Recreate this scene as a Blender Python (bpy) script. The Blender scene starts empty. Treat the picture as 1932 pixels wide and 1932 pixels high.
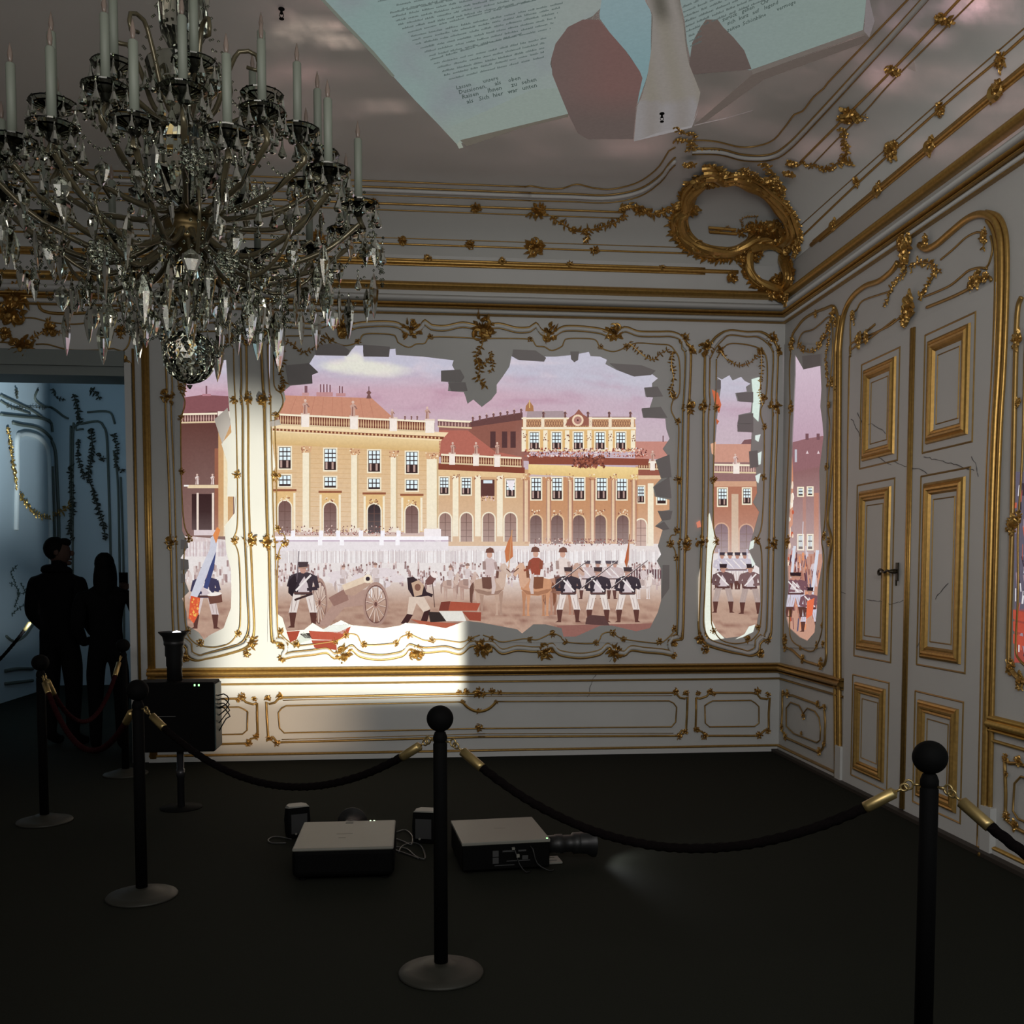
import bpy, bmesh, math, random
from mathutils import Vector, Matrix
from mathutils.geometry import tessellate_polygon

scene = bpy.context.scene
C = scene.collection
PI = math.pi

# ---------------------------------------------------------------- camera
FPX, CXP, CYP = 1850.0, 966.0, 1186.0
EYE = Vector((0, 0, 1.5))
cam_d = bpy.data.cameras.new('camera'); cam = bpy.data.objects.new('camera', cam_d); C.objects.link(cam)
cam.location = EYE
cam.rotation_euler = (math.radians(90 - 3.28), 0, math.radians(-5.58))
cam_d.sensor_width = 36; cam_d.lens = FPX / 1932 * 36
cam_d.shift_y = 220 / 1932
cam_d.clip_start = 0.05
scene.camera = cam
CM = cam.rotation_euler.to_matrix()

# ---------------------------------------------------------------- world, lights, exposure
world = bpy.data.worlds.new('world'); scene.world = world; world.use_nodes = True
world.node_tree.nodes['Background'].inputs[0].default_value = (0.75, 0.85, 1.0, 1)
world.node_tree.nodes['Background'].inputs[1].default_value = 0.075
scene.view_settings.view_transform = 'Standard'
scene.view_settings.look = 'None'
scene.view_settings.exposure = 0.0
scene.view_settings.gamma = 1.0
scene.view_settings.use_curve_mapping = False
scene.cycles.max_bounces = 8
scene.cycles.transparent_max_bounces = 24
scene.cycles.transmission_bounces = 8
scene.cycles.caustics_reflective = False
scene.cycles.caustics_refractive = False

XR, YB, XL, ZC0, ZC1, PC = 3.03, 7.93, -4.4, 4.0, 4.44, 0.55

def area(name, loc, target, size, size_y, power, col, spread=PI):
    l = bpy.data.lights.new(name, 'AREA'); l.shape = 'RECTANGLE'; l.size = size; l.size_y = size_y
    l.energy = power; l.color = col; l.spread = spread
    o = bpy.data.objects.new(name, l); C.objects.link(o); o.location = loc
    o.rotation_euler = (Vector(target) - Vector(loc)).to_track_quat('-Z', 'Y').to_euler()
    return o

# projector beams thrown over the hall from behind the camera: each is a spot with a rectangular gate
def projector(name, loc, target, power, col, win, soft, radius=0.03, tilt=(0, 0), spot=150):
    """win = (x0, x1, y0, y1) in tangent units of the beam's own axes; soft = (left, right, bottom, top)."""
    l = bpy.data.lights.new(name, 'SPOT'); l.energy = power; l.color = col; l.shadow_soft_size = radius
    l.spot_size = math.radians(spot); l.spot_blend = 0.1
    o = bpy.data.objects.new(name, l); C.objects.link(o); o.location = loc
    o.rotation_euler = (Vector(target) - Vector(loc)).to_track_quat('-Z', 'Y').to_euler()
    l.use_nodes = True
    nt = l.node_tree; N = nt.nodes; L = nt.links
    em = N['Emission']
    tc = N.new('ShaderNodeTexCoord'); sp = N.new('ShaderNodeSeparateXYZ'); L.new(tc.outputs['Normal'], sp.inputs[0])
    def M(op, a, b=None):
        m = N.new('ShaderNodeMath'); m.operation = op
        for i, x in enumerate((a, b)):
            if x is None: continue
            if isinstance(x, (int, float)): m.inputs[i].default_value = x
            else: L.new(x, m.inputs[i])
        return m.outputs[0]
    def ss(v, a, b):
        m = N.new('ShaderNodeMapRange'); m.interpolation_type = 'SMOOTHSTEP'
        L.new(v, m.inputs[0]); m.inputs[1].default_value = a; m.inputs[2].default_value = b
        return m.outputs[0]
    z = M('ABSOLUTE', sp.outputs[2])
    tx = M('DIVIDE', sp.outputs[0], z); ty = M('DIVIDE', sp.outputs[1], z)
    x0, x1, y0, y1 = win; sl, sr, sb, st = soft
    f = M('MULTIPLY', ss(tx, x0 - sl, x0 + sl), M('SUBTRACT', 1.0, ss(tx, x1 - sr, x1 + sr)))
    g = M('MULTIPLY', ss(ty, y0 - sb, y0 + sb), M('SUBTRACT', 1.0, ss(ty, y1 - st, y1 + st)))
    tt = M('ADD', M('ADD', M('MULTIPLY', tx, tx), M('MULTIPLY', ty, ty)), 1.0)     # a projector lens lights its frame evenly
    L.new(M('MULTIPLY', M('MULTIPLY', f, g), M('POWER', tt, 1.35)), em.inputs['Strength'])
    return o

area('hall_fill_light', (-1.0, -1.6, 3.2), (1.5, 8, 2.3), 3.2, 1.6, 20, (1.0, 0.97, 0.94), math.radians(85))  # unseen fill added behind the camera to lift the back wall
area('low_fill_light', (1.9, 0.6, 1.9), (2.4, 7.9, 1.0), 1.2, 0.8, 9, (0.75, 0.92, 1.0))  # second fill lamp, added low at the right, out of view
area('ceiling_fill_light', (0.6, 0.4, 2.6), (1.3, 5.5, 4.4), 1.6, 1.2, 40, (1.0, 0.93, 0.88))  # added lamp standing in for light bounced onto the ceiling
PB = projector('floor_projector_beam', (-0.356, 5.72, 0.32), (-0.72, 7.93, 0.32), 330, (1.0, 0.96, 0.82),
               (-0.37, 0.52, 0.085, 1.06), (0.08, 0.035, 0.05, 0.13), 0.02)
projector('floor_projector_spill', (-0.356, 5.72, 0.32), (-0.72, 7.93, 0.32), 120, (1.0, 0.74, 0.50),
          (-0.38, 0.02, -0.10, 0.10), (0.07, 0.20, 0.06, 0.06), 0.02)
projector('right_lens_glow', (0.95, 4.98, 0.10), (1.9, 4.6, -0.12), 1.6, (0.9, 0.95, 1.0), (-1.2, 1.2, -.7, .5), (.8, .8, .5, .4), 0.03)
nl = area('next_room_light', (-3.1, 10.8, 3.9), (-4.8, 12.0, 2.2), 1.0, 0.6, 5, (0.40, 0.72, 1.0))
projector('next_room_projector_beam', (-3.0, 9.0, 1.0), (-4.75, 12.2, 2.3), 1000, (0.75, 0.92, 1.0),
          (-0.6, 0.09, -0.30, 0.42), (0.1, 0.02, 0.25, 0.06), 0.02)

# ---------------------------------------------------------------- materials
def lin(c):
    return tuple(((x / 255) / 12.92 if x / 255 <= 0.04045 else (((x / 255) + 0.055) / 1.055) ** 2.4) for x in c)

def mat(name, col, rough=0.6, metal=0.0, noise=0.0, nscale=20, bump=0.0, **kw):
    m = bpy.data.materials.new(name); m.use_nodes = True
    nt = m.node_tree; b = nt.nodes['Principled BSDF']
    b.inputs['Base Color'].default_value = (*col, 1); b.inputs['Roughness'].default_value = rough
    b.inputs['Metallic'].default_value = metal
    for k, v in kw.items():
        b.inputs[k.replace('_', ' ')].default_value = v
    if noise or bump:
        tc = nt.nodes.new('ShaderNodeTexCoord'); n = nt.nodes.new('ShaderNodeTexNoise')
        n.inputs['Scale'].default_value = nscale; n.inputs['Detail'].default_value = 6
        nt.links.new(tc.outputs['Object'], n.inputs['Vector'])
        if noise:
            r = nt.nodes.new('ShaderNodeMapRange'); r.inputs[3].default_value = 1 - noise; r.inputs[4].default_value = 1 + noise
            nt.links.new(n.outputs[0], r.inputs[0])
            mx = nt.nodes.new('ShaderNodeVectorMath'); mx.operation = 'SCALE'; mx.inputs[0].default_value = col
            nt.links.new(r.outputs[0], mx.inputs['Scale']); nt.links.new(mx.outputs[0], b.inputs['Base Color'])
        if bump:
            bp = nt.nodes.new('ShaderNodeBump'); bp.inputs['Strength'].default_value = bump
            nt.links.new(n.outputs[0], bp.inputs['Height']); nt.links.new(bp.outputs[0], b.inputs['Normal'])
    return m

def emis(name, col, s=1.0):
    m = bpy.data.materials.new(name); m.use_nodes = True; nt = m.node_tree; nt.nodes.clear()
    e = nt.nodes.new('ShaderNodeEmission'); e.inputs[0].default_value = (*col, 1); e.inputs[1].default_value = s
    o = nt.nodes.new('ShaderNodeOutputMaterial'); nt.links.new(e.outputs[0], o.inputs[0])
    return m

def picture_mat(name, additive=False, strength=1.0, grain=.10):
    m = bpy.data.materials.new(name); m.use_nodes = True; nt = m.node_tree; nt.nodes.clear()
    a = nt.nodes.new('ShaderNodeAttribute'); a.attribute_name = 'Col'
    e = nt.nodes.new('ShaderNodeEmission'); e.inputs[1].default_value = strength
    tc = nt.nodes.new('ShaderNodeTexCoord'); n1 = nt.nodes.new('ShaderNodeTexNoise'); n1.inputs['Scale'].default_value = 45; n1.inputs['Detail'].default_value = 8; n1.inputs['Roughness'].default_value = .75
    nt.links.new(tc.outputs['Object'], n1.inputs['Vector'])
    mr = nt.nodes.new('ShaderNodeMapRange'); mr.inputs[3].default_value = 1 - grain; mr.inputs[4].default_value = 1 + grain; mr.inputs[1].default_value = .25; mr.inputs[2].default_value = .75
    nt.links.new(n1.outputs[0], mr.inputs[0]); ml = nt.nodes.new('ShaderNodeVectorMath'); ml.operation = 'SCALE'
    nt.links.new(a.outputs['Color'], ml.inputs[0]); nt.links.new(mr.outputs[0], ml.inputs['Scale']); nt.links.new(ml.outputs[0], e.inputs[0])
    o = nt.nodes.new('ShaderNodeOutputMaterial')
    if additive:
        t = nt.nodes.new('ShaderNodeBsdfTransparent'); s = nt.nodes.new('ShaderNodeAddShader')
        nt.links.new(t.outputs[0], s.inputs[0]); nt.links.new(e.outputs[0], s.inputs[1]); nt.links.new(s.outputs[0], o.inputs[0])
    else:
        nt.links.new(e.outputs[0], o.inputs[0])
    return m

M_WALL = mat('white_plaster', (0.62, 0.62, 0.60), 0.6, noise=0.05, nscale=3)
M_CEIL = mat('ceiling_plaster', (0.62, 0.62, 0.59), 0.75, noise=0.04, nscale=2)
M_WHITE = mat('white_moulding', (0.62, 0.62, 0.60), 0.45)
M_BRICK = mat('projected_brick_tone', (0.42, 0.39, 0.39), 0.9, noise=0.08, nscale=6)  # weaker projector light on the pictured bricks, put into the colour
M_CRACK = mat('crack_line', (0.16, 0.15, 0.15), 0.9)
M_GOLD = mat('gilding', (0.50, 0.30, 0.085), 0.38, 0.75, noise=0.35, nscale=45)
M_GOLDL = mat('gilded_line', (0.40, 0.25, 0.08), 0.42, 0.7, noise=0.3, nscale=30)
M_DGROOVE = mat('shadow_groove', (0.05, 0.04, 0.03), 0.8)
M_CARPET = mat('black_carpet', (0.018, 0.019, 0.0145), 0.95, noise=0.4, nscale=180, bump=0.3, Specular_IOR_Level=0.06)
M_BLACK = mat('black_metal', (0.0025, 0.0025, 0.0025), 0.75, Specular_IOR_Level=0.08)
M_BASE = mat('grey_metal', (0.035, 0.034, 0.026), 0.55, 0.3)
M_BRASS = mat('brass', (0.42, 0.31, 0.13), 0.38, 0.85)
M_PIC = picture_mat('projected_light_picture')
M_PICADD = picture_mat('projected_light_film', True, 1.1, .35)
M_PICB = picture_mat('projected_page_light', False, .86, .08)

# ---------------------------------------------------------------- geometry helpers
def zc(p):
    if p >= PC: return ZC1
    q = max(0.0, min(1.0, (PC - p) / PC))
    return ZC0 + (ZC1 - ZC0) * math.sqrt(max(0.0, 1 - q * q))

def ray(u, v):
    return CM @ Vector(((u - CXP) / FPX, -(v - CYP) / FPX, -1))

def P(u, v):
    """the point of the room shell seen at photograph pixel (u, v), and the room-side normal there"""
    d = ray(u, v)
    t = YB / d.y if d.y > 1e-6 else 1e9
    n = Vector((0, -1, 0))
    if d.x > 1e-6 and XR / d.x < t:
        t = XR / d.x; n = Vector((-1, 0, 0))
    if d.z < -1e-6 and -1.5 / d.z < t:
        return EYE + d * (-1.5 / d.z), Vector((0, 0, 1))
    q = EYE + d * t
    if q.z <= ZC0: return q, n
    lo, hi = 0.0, t
    for _ in range(40):
        mid = (lo + hi) / 2; q = EYE + d * mid
        if q.z - zc(min(XR - q.x, YB - q.y)) < 0: lo = mid
        else: hi = mid
    q = EYE + d * lo
    return q, shell_normal(q)

def shell_normal(q):
    px, py = XR - q.x, YB - q.y
    p = min(px, py)
    if q.z < ZC0 + 1e-4: return Vector((-1, 0, 0)) if px < py else Vector((0, -1, 0))
    if p >= PC: return Vector((0, 0, -1))
    a = (PC - p) / PC ** 2; b = (q.z - ZC0) / (ZC1 - ZC0) ** 2
    h = Vector((-1, 0, 0)) if px < py else Vector((0, -1, 0))
    return (h * a + Vector((0, 0, -1)) * b).normalized()

def cat(pts, step=4.0, closed=False):
    """Catmull-Rom through 2-D or 3-D points"""
    n = len(pts); out = []
    V = [Vector(p) for p in pts]
    rng = range(n if closed else n - 1)
    for i in rng:
        if closed: a, b, c, d = V[(i - 1) % n], V[i], V[(i + 1) % n], V[(i + 2) % n]
        else: a, b, c, d = V[max(i - 1, 0)], V[i], V[i + 1], V[min(i + 2, n - 1)]
        k = max(1, min(12, int((c - b).length / step)))
        for j in range(k):
            t = j / k
            out.append(0.5 * ((2 * b) + (-a + c) * t + (2 * a - 5 * b + 4 * c - d) * t * t + (-a + 3 * b - 3 * c + d) * t ** 3))
    if not closed: out.append(V[-1])
    return out

class MB:
    def __init__(s): s.v = []; s.f = []
    def add(s, vs, fs):
        k = len(s.v); s.v.extend(tuple(x) for x in vs); s.f.extend(tuple(i + k for i in f) for f in fs)
    def box(s, x0, x1, y0, y1, z0, z1, mtx=None):
        vs = [Vector((x, y, z)) for z in (z0, z1) for y in (y0, y1) for x in (x0, x1)]
        if mtx: vs = [mtx @ v for v in vs]
        s.add(vs, [(0, 2, 3, 1), (4, 5, 7, 6), (0, 1, 5, 4), (2, 6, 7, 3), (0, 4, 6, 2), (1, 3, 7, 5)])
    def tube(s, pts, r, nrm=None, seg=6, flat=1.0, closed=False, cap=True):
        """r: radius or list; nrm: normals (one per point) used to orient, flat = height/width"""
        n = len(pts)
        if n < 2: return
        rr = r if isinstance(r, (list, tuple)) else [r] * n
        k0 = len(s.v); prev = None
        for i in range(n):
            if closed: t = Vector(pts[(i + 1) % n]) - Vector(pts[i - 1])
            else: t = Vector(pts[min(i + 1, n - 1)]) - Vector(pts[max(i - 1, 0)])
            if t.length < 1e-9: t = Vector((0, 0, 1))
            t.normalize()
            if nrm is not None: up = Vector(nrm[i])
            elif prev is not None: up = prev
            else: up = Vector((0, 0, 1)) if abs(t.z) < 0.9 else Vector((1, 0, 0))
            a = t.cross(up)
            if a.length < 1e-6: a = t.orthogonal()
            a.normalize(); b = a.cross(t).normalized(); prev = b
            for j in range(seg):
                w = 2 * PI * (j + 0.5) / seg
                s.v.append(tuple(Vector(pts[i]) + a * (math.cos(w) * rr[i]) + b * (math.sin(w) * rr[i] * flat)))
        m = n if closed else n - 1
        for i in range(m):
            for j in range(seg):
                i2 = (i + 1) % n; j2 = (j + 1) % seg
                s.f.append((k0 + i * seg + j, k0 + i * seg + j2, k0 + i2 * seg + j2, k0 + i2 * seg + j))
        if cap and not closed:
            s.f.append(tuple(k0 + j for j in reversed(range(seg))))
            s.f.append(tuple(k0 + (n - 1) * seg + j for j in range(seg)))
    def lathe(s, prof, seg=24, mtx=None, cap=True):
        """prof: list of (r, z)"""
        k0 = len(s.v)
        for r, z in prof:
            for j in range(seg):
                w = 2 * PI * j / seg; v = Vector((r * math.cos(w), r * math.sin(w), z))
                s.v.append(tuple(mtx @ v if mtx else v))
        for i in range(len(prof) - 1):
            for j in range(seg):
                j2 = (j + 1) % seg
                s.f.append((k0 + i * seg + j, k0 + i * seg + j2, k0 + (i + 1) * seg + j2, k0 + (i + 1) * seg + j))
        if cap:
            s.f.append(tuple(k0 + j for j in reversed(range(seg))))
            s.f.append(tuple(k0 + (len(prof) - 1) * seg + j for j in range(seg)))
    def build(s, name, m, parent=None, smooth=False, loc=None):
        me = bpy.data.meshes.new(name)
        if loc is not None:
            L = Vector(loc); me.from_pydata([tuple(Vector(v) - L) for v in s.v], [], s.f)
        else: me.from_pydata(s.v, [], s.f)
        me.update(); me.materials.append(m)
        if smooth: me.polygons.foreach_set('use_smooth', [True] * len(me.polygons))
        o = bpy.data.objects.new(name, me); C.objects.link(o)
        if loc is not None: o.location = loc
        if parent is not None: o.parent = parent
        return o

def tag(o, label=None, cat_=None, group=None, kind=None):
    if label: o['label'] = label
    if cat_: o['category'] = cat_
    if group: o['group'] = group
    if kind: o['kind'] = kind
    return o

def empty(name, loc=(0, 0, 0), rz=0.0):
    o = bpy.data.objects.new(name, None); C.objects.link(o); o.location = loc; o.rotation_euler = (0, 0, rz)
    o.empty_display_size = 0.1
    return o

def copy_tree(o, parent=None):
    c = o.copy(); C.objects.link(c)
    if parent is not None: c.parent = parent
    for ch in o.children: copy_tree(ch, c)
    return c

def struct(mb, name, m, smooth=False, label=None):
    o = mb.build(name, m, smooth=smooth); o['kind'] = 'structure'
    if label: o['label'] = label
    return o

# ---------------------------------------------------------------- the room shell
EZ = lambda v, u=1200: P(u, v)[0].z          # height of a back-wall row
EX = lambda u, v=1000: P(u, v)[0].x
DOOR_L, DOOR_R, DOOR_T = -3.48, EX(243, 1000), 3.06
m = MB()
m.box(DOOR_R, XR + 0.3, YB, YB + 0.3, 0, ZC0 + .02)
m.box(DOOR_L, DOOR_R, YB, YB + 0.3, DOOR_T, ZC0 + .02)
m.box(XL - 0.3, DOOR_L, YB, YB + 0.3, 0, ZC0 + .02)
struct(m, 'wall_back', M_WALL)
m = MB(); m.box(XR, XR + 0.3, -2.0, YB, 0, ZC0 + .02); struct(m, 'wall_right', M_WALL)
m = MB(); m.box(XL - 0.3, XL, -2.0, YB, 0, 4.6); struct(m, 'wall_left', M_WALL)
m = MB(); m.box(-5.2, XR + 0.3, -2.0, 14.0, -0.1, 0.0); struct(m, 'floor', M_CARPET)
# ceiling with its cove along the back and right walls
m = MB()
prof = [(PC * (1 - math.cos(a)), ZC0 + (ZC1 - ZC0) * math.sin(a)) for a in [PI / 2 * i / 32 for i in range(33)]]
ring = []
for p, z in prof:
    ring.append([(XL - 0.3, YB - p, z), (XR - p, YB - p, z), (XR - p, -2.0, z)])
vs = [v for r in ring for v in r]; fs = []
for i in range(len(ring) - 1):
    for j in range(2):
        fs.append((i * 3 + j, (i + 1) * 3 + j, (i + 1) * 3 + j + 1, i * 3 + j + 1))
k = len(vs); vs.append((XL - 0.3, -2.0, ZC1)); b = (len(ring) - 1) * 3
fs.append((b, k, b + 2, b + 1))
m.add(vs, fs); ceil = struct(m, 'ceiling', M_CEIL, smooth=False)
for p_ in ceil.data.polygons: p_.use_smooth = len(p_.vertices) == 4 and p_.index < len(fs) - 1

# next room
M_NROOM = mat('blue_lit_plaster', (0.50, 0.55, 0.58), 0.6)
m = MB(); m.box(-5.0, -4.75, YB + 0.3, 13.5, 0, 4.6); struct(m, 'wall_next_left', M_NROOM)
m = MB(); m.box(-5.0, 0.0, 13.5, 13.7, 0, 4.6); struct(m, 'wall_next_far', M_NROOM)
m = MB(); m.box(-1.9, -1.7, YB + 0.3, 13.5, 0, 4.6); struct(m, 'wall_next_right', M_NROOM)
m = MB(); m.box(-5.0, -1.7, YB + 0.3, 13.7, 4.6, 4.7); struct(m, 'ceiling_next', M_NROOM)
# ---------------------------------------------------------------- projected pictures (painted as flat coloured facets of light on the walls)
class Pic:
    LV = 0.0002
    def __init__(s, seed=1): s.v = []; s.f = []; s.c = []; s.rnd = random.Random(seed)
    def pt(s, u, v, lv):
        q, n = P(u, v); return q + n * (0.001 + s.LV * lv)
    def haze(s, c, u, v):
        h = 0.0
        if 950 < v <= 1062: h = 0.62 * ((v - 950) / 112) ** 1.4
        elif 1062 < v < 1150: h = 0.62 * (1 - (v - 1062) / 88)
        if h <= 0: return c
        k = (236, 226, 222)
        return tuple(c[i] * (1 - h) + k[i] * h for i in range(3))
    def poly(s, pts, col, lv=1, haze=1.0, col2=None):
        """col at the first half of the points, col2 (if given) at the second half"""
        k = len(s.v); n = len(pts)
        for i, (u, v) in enumerate(pts):
            c = col if (col2 is None or i < n / 2) else col2
            if haze:
                hc = s.haze(c, u, v); c = tuple(c[j] * (1 - haze) + hc[j] * haze for j in range(3))
            s.v.append(tuple(s.pt(u, v, lv))); s.c.append((*lin(c), 1))
        if n <= 4: s.f.append(tuple(range(k, k + n)))
        else:
            for t in tessellate_polygon([[Vector((p[0], p[1], 0)) for p in pts]]):
                s.f.append(tuple(k + i for i in t))
    def rect(s, u0, u1, v0, v1, col, lv=1, sk=0.0, haze=1.0, col2=None):
        """upright rectangle whose rows run down-right by sk per pixel"""
        d = (u1 - u0) * sk
        n = max(1, int((v1 - v0) / 30)) if haze else 1
        for i in range(n):
            a = v0 + (v1 - v0) * i / n; b = v0 + (v1 - v0) * (i + 1) / n
            s.poly([(u0, a), (u1, a + d), (u1, b + d), (u0, b)], col, lv, haze, None)
    def grid(s, u0, u1, v0, v1, step, fn):
        nu = int((u1 - u0) / step) + 1; nv = int((v1 - v0) / step) + 1; k = len(s.v)
        for j in range(nv):
            for i in range(nu):
                u = u0 + (u1 - u0) * i / (nu - 1); v = v0 + (v1 - v0) * j / (nv - 1)
                s.v.append(tuple(s.pt(u, v, 0))); s.c.append((*lin(fn(u, v)), 1))
        for j in range(nv - 1):
            for i in range(nu - 1):
                a = k + j * nu + i; s.f.append((a, a + 1, a + nu + 1, a + nu))
    def blob(s, u, v, ru, rv, col, lv=2, n=9, rot=0.0, haze=1.0):
        cr, sr = math.cos(rot), math.sin(rot)
        s.poly([(u + ru * math.cos(2 * PI * i / n) * cr - rv * math.sin(2 * PI * i / n) * sr,
                 v + ru * math.cos(2 * PI * i / n) * sr + rv * math.sin(2 * PI * i / n) * cr) for i in range(n)], col, lv, haze)
    def line(s, a, b, w, col, lv=3, haze=1.0, w2=None):
        d = Vector((b[0] - a[0], b[1] - a[1])); 
        if d.length < 1e-6: return
        n = Vector((-d.y, d.x)).normalized(); w2 = w if w2 is None else w2
        s.poly([(a[0] + n.x * w / 2, a[1] + n.y * w / 2), (b[0] + n.x * w2 / 2, b[1] + n.y * w2 / 2),
                (b[0] - n.x * w2 / 2, b[1] - n.y * w2 / 2), (a[0] - n.x * w / 2, a[1] - n.y * w / 2)], col, lv, haze)
    def speckle(s, u0, u1, v0, v1, n, cols, size=(1, 2.5), lv=4, haze=1.0, sk=0.0):
        for _ in range(n):
            u = s.rnd.uniform(u0, u1); v = s.rnd.uniform(v0, v1) + (u - u0) * sk; w = s.rnd.uniform(*size); h = s.rnd.uniform(*size)
            c = s.rnd.choice(cols)
            s.poly([(u - w / 2, v), (u, v - h / 2), (u + w / 2, v), (u, v + h / 2)], c, lv, haze)
    def build(s, name, m=None):
        me = bpy.data.meshes.new(name); me.from_pydata(s.v, [], s.f); me.update()
        a = me.color_attributes.new('Col', 'FLOAT_COLOR', 'POINT')
        a.data.foreach_set('color', [x for c in s.c for x in c])
        me.materials.append(m or M_PIC)
        o = bpy.data.objects.new(name, me); C.objects.link(o); return o

def vnoise(x, y, seed=0):
    def h(i, j):
        n = (i * 374761393 + j * 668265263 + seed * 1442695041) & 0xffffffff
        n = ((n ^ (n >> 13)) * 1274126177) & 0xffffffff
        return ((n ^ (n >> 16)) & 0xffff) / 65535
    i, j = math.floor(x), math.floor(y); fx, fy = x - i, y - j
    fx = fx * fx * (3 - 2 * fx); fy = fy * fy * (3 - 2 * fy)
    return (h(i, j) * (1 - fx) + h(i + 1, j) * fx) * (1 - fy) + (h(i, j + 1) * (1 - fx) + h(i + 1, j + 1) * fx) * fy

def fbm(x, y, seed=0, o=4):
    t, a = 0.0, 0.5
    for k in range(o): t += a * vnoise(x, y, seed + k); x *= 2.03; y *= 2.03; a *= 0.5
    return t / (1 - 0.5 ** o)

def mix(a, b, t):
    t = max(0.0, min(1.0, t)); return tuple(a[i] * (1 - t) + b[i] * t for i in range(3))

def sky_ground(u, v):
    if v < 900:
        top, mid, low = (192, 189, 205), (200, 168, 182), (198, 178, 188)
        c = mix(top, mid, (v - 698 - max(0, u - 800) * .05) / 38) if v < 760 else mix(mid, low, (v - 760) / 60)
        right = max(0, min(1, (u - 900) / 300))
        c = mix(c, (192, 189, 202), right * (1 - min(1, abs(v - 690) / 130)))
        n = fbm(u / 60, v / 14, 3)
        c = mix(c, (178, 136, 156), max(0, (n - 0.5)) * 1.8 * max(0, 1 - abs(v - 745) / 60))
        # lit cream cloud on the left
        e = 1 - (((u - 690) / 95) ** 2 + ((v - 695 - (u - 690) * 0.06) / 17) ** 2)
        e2 = 1 - (((u - 668) / 22) ** 2 + ((v - 682) / 20) ** 2)
        c = mix(c, (224, 222, 210), max(0, e, e2) * 1.8 * (0.4 + fbm(u / 22, v / 9, 9)))
        c = mix(c, (222, 205, 212), max(0, fbm(u / 40, v / 12, 17) - 0.55) * 2 * max(0, 1 - abs(v - 690) / 60))
        return c
    if v < 1100:
        return mix((205, 186, 176), (230, 222, 220), (v - 900) / 130)
    c = mix((226, 214, 208), (184, 152, 134), (v - 1090) / 50)
    n = fbm(u / 26, v / 4, 5)
    c = mix(c, (128, 88, 76), max(0, n - 0.48) * 2.2 * min(1, max(0, (v - 1120) / 40)))
    return c

OCH, OCHD, CRM, CRMD = (220, 184, 138), (172, 116, 80), (244, 232, 206), (220, 198, 162)
RED, ROOF, ROOFD, DARK = (122, 62, 54), (198, 140, 116), (168, 98, 86), (70, 48, 46)

def window(p, u0, u1, v0, v1, sk=0.0, frame=CRM, tall=True, lv=5):
    p.rect(u0 - 2.5, u1 + 2.5, v0 - 2.5, v1 + 2.5, frame, lv, sk)
    p.rect(u0, u1, v0, v1, (60, 44, 44), lv + 1, sk)
    h = (v1 - v0) * (0.62 if tall else 0.86); w = (u1 - u0)
    for k in range(3):
        for j in range(3 if tall else 2):
            hh = h / (3 if tall else 2)
            p.rect(u0 + w * (k / 3 + 0.05), u0 + w * (k / 3 + 0.30), v0 + hh * j + 1, v0 + hh * (j + 0.88), (230, 246, 250), lv + 2, sk)
    if tall:
        p.rect(u0 + w * .1, u0 + w * .27, v0 + h, v1 - 2, (190, 160, 150), lv + 2, sk); p.rect(u0 + w * .62, u0 + w * .8, v0 + h, v1 - 2, (180, 150, 140), lv + 2, sk)

def arch(p, uc, v0, v1, w, col=(132, 98, 86), frame=CRMD, lv=5, sk=0):
    for (ww, c, l) in ((w + 5, frame, lv), (w, col, lv + 1)):
        e = (ww - w) / 2
        pts = [(uc - ww / 2, v1)] + [(uc - ww / 2 * math.cos(PI * i / 8), v0 + w / 2 - ww / 2 * math.sin(PI * i / 8)) for i in range(9)] + [(uc + ww / 2, v1)]
        p.poly(pts, c, l)
    p.line((uc, v0 + 1), (uc, v1), 1.2, (96, 66, 60), lv + 2)
    for t in (0.33, 0.6, 0.82):
        p.line((uc - w / 2, v0 + (v1 - v0) * t), (uc + w / 2, v0 + (v1 - v0) * t), 0.9, (100, 72, 64), lv + 2)

def balustrade(p, u0, u1, v0, h, sk, peds=(), lv=5, bg=(112, 58, 48), col=(214, 178, 140), gap=4.6):
    f = lambda u: v0 + (u - u0) * sk
    p.poly([(u0, f(u0)), (u1, f(u1)), (u1, f(u1) + h), (u0, f(u0) + h)], bg, lv)
    p.poly([(u0, f(u0) - 2), (u1, f(u1) - 2), (u1, f(u1) + 1.5), (u0, f(u0) + 1.5)], CRM, lv + 1)
    p.poly([(u0, f(u0) + h - 2), (u1, f(u1) + h - 2), (u1, f(u1) + h + 1), (u0, f(u0) + h + 1)], CRMD, lv + 1)
    n = int((u1 - u0) / gap)
    for i in range(n):
        u = u0 + (i + .5) * gap; y = f(u)
        p.poly([(u - .6, y + 2), (u + .6, y + 2), (u + 1.5, y + h * .6), (u + .7, y + h - 2), (u - .7, y + h - 2), (u - 1.5, y + h * .6)], col, lv + 1)
    for u, w in peds:
        y = f(u); p.rect(u - w / 2, u + w / 2, y - 3, y + h + 2, (244, 232, 222), lv + 2)
        p.rect(u - w / 2 - 1, u + w / 2 + 1, y - 5, y - 2, (226, 205, 190), lv + 3)

def statue(p, u, v, h, lv=7, col=(196, 160, 146)):
    p.poly([(u - h * .16, v), (u + h * .16, v), (u + h * .13, v - h * .45), (u + h * .2, v - h * .7), (u, v - h * .82), (u - h * .2, v - h * .66), (u - h * .1, v - h * .4)], col, lv, 0)
    p.blob(u, v - h * .9, h * .1, h * .1, (216, 186, 172), lv + 1, 7, haze=0)
    p.line((u + h * .1, v - h * .66), (u + h * .26, v - h * .45), h * .09, (150, 110, 100), lv + 1, 0)
    p.line((u - h * .04, v), (u - h * .02, v - h * .6), h * .07, (140, 96, 88), lv + 1, 0)

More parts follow.
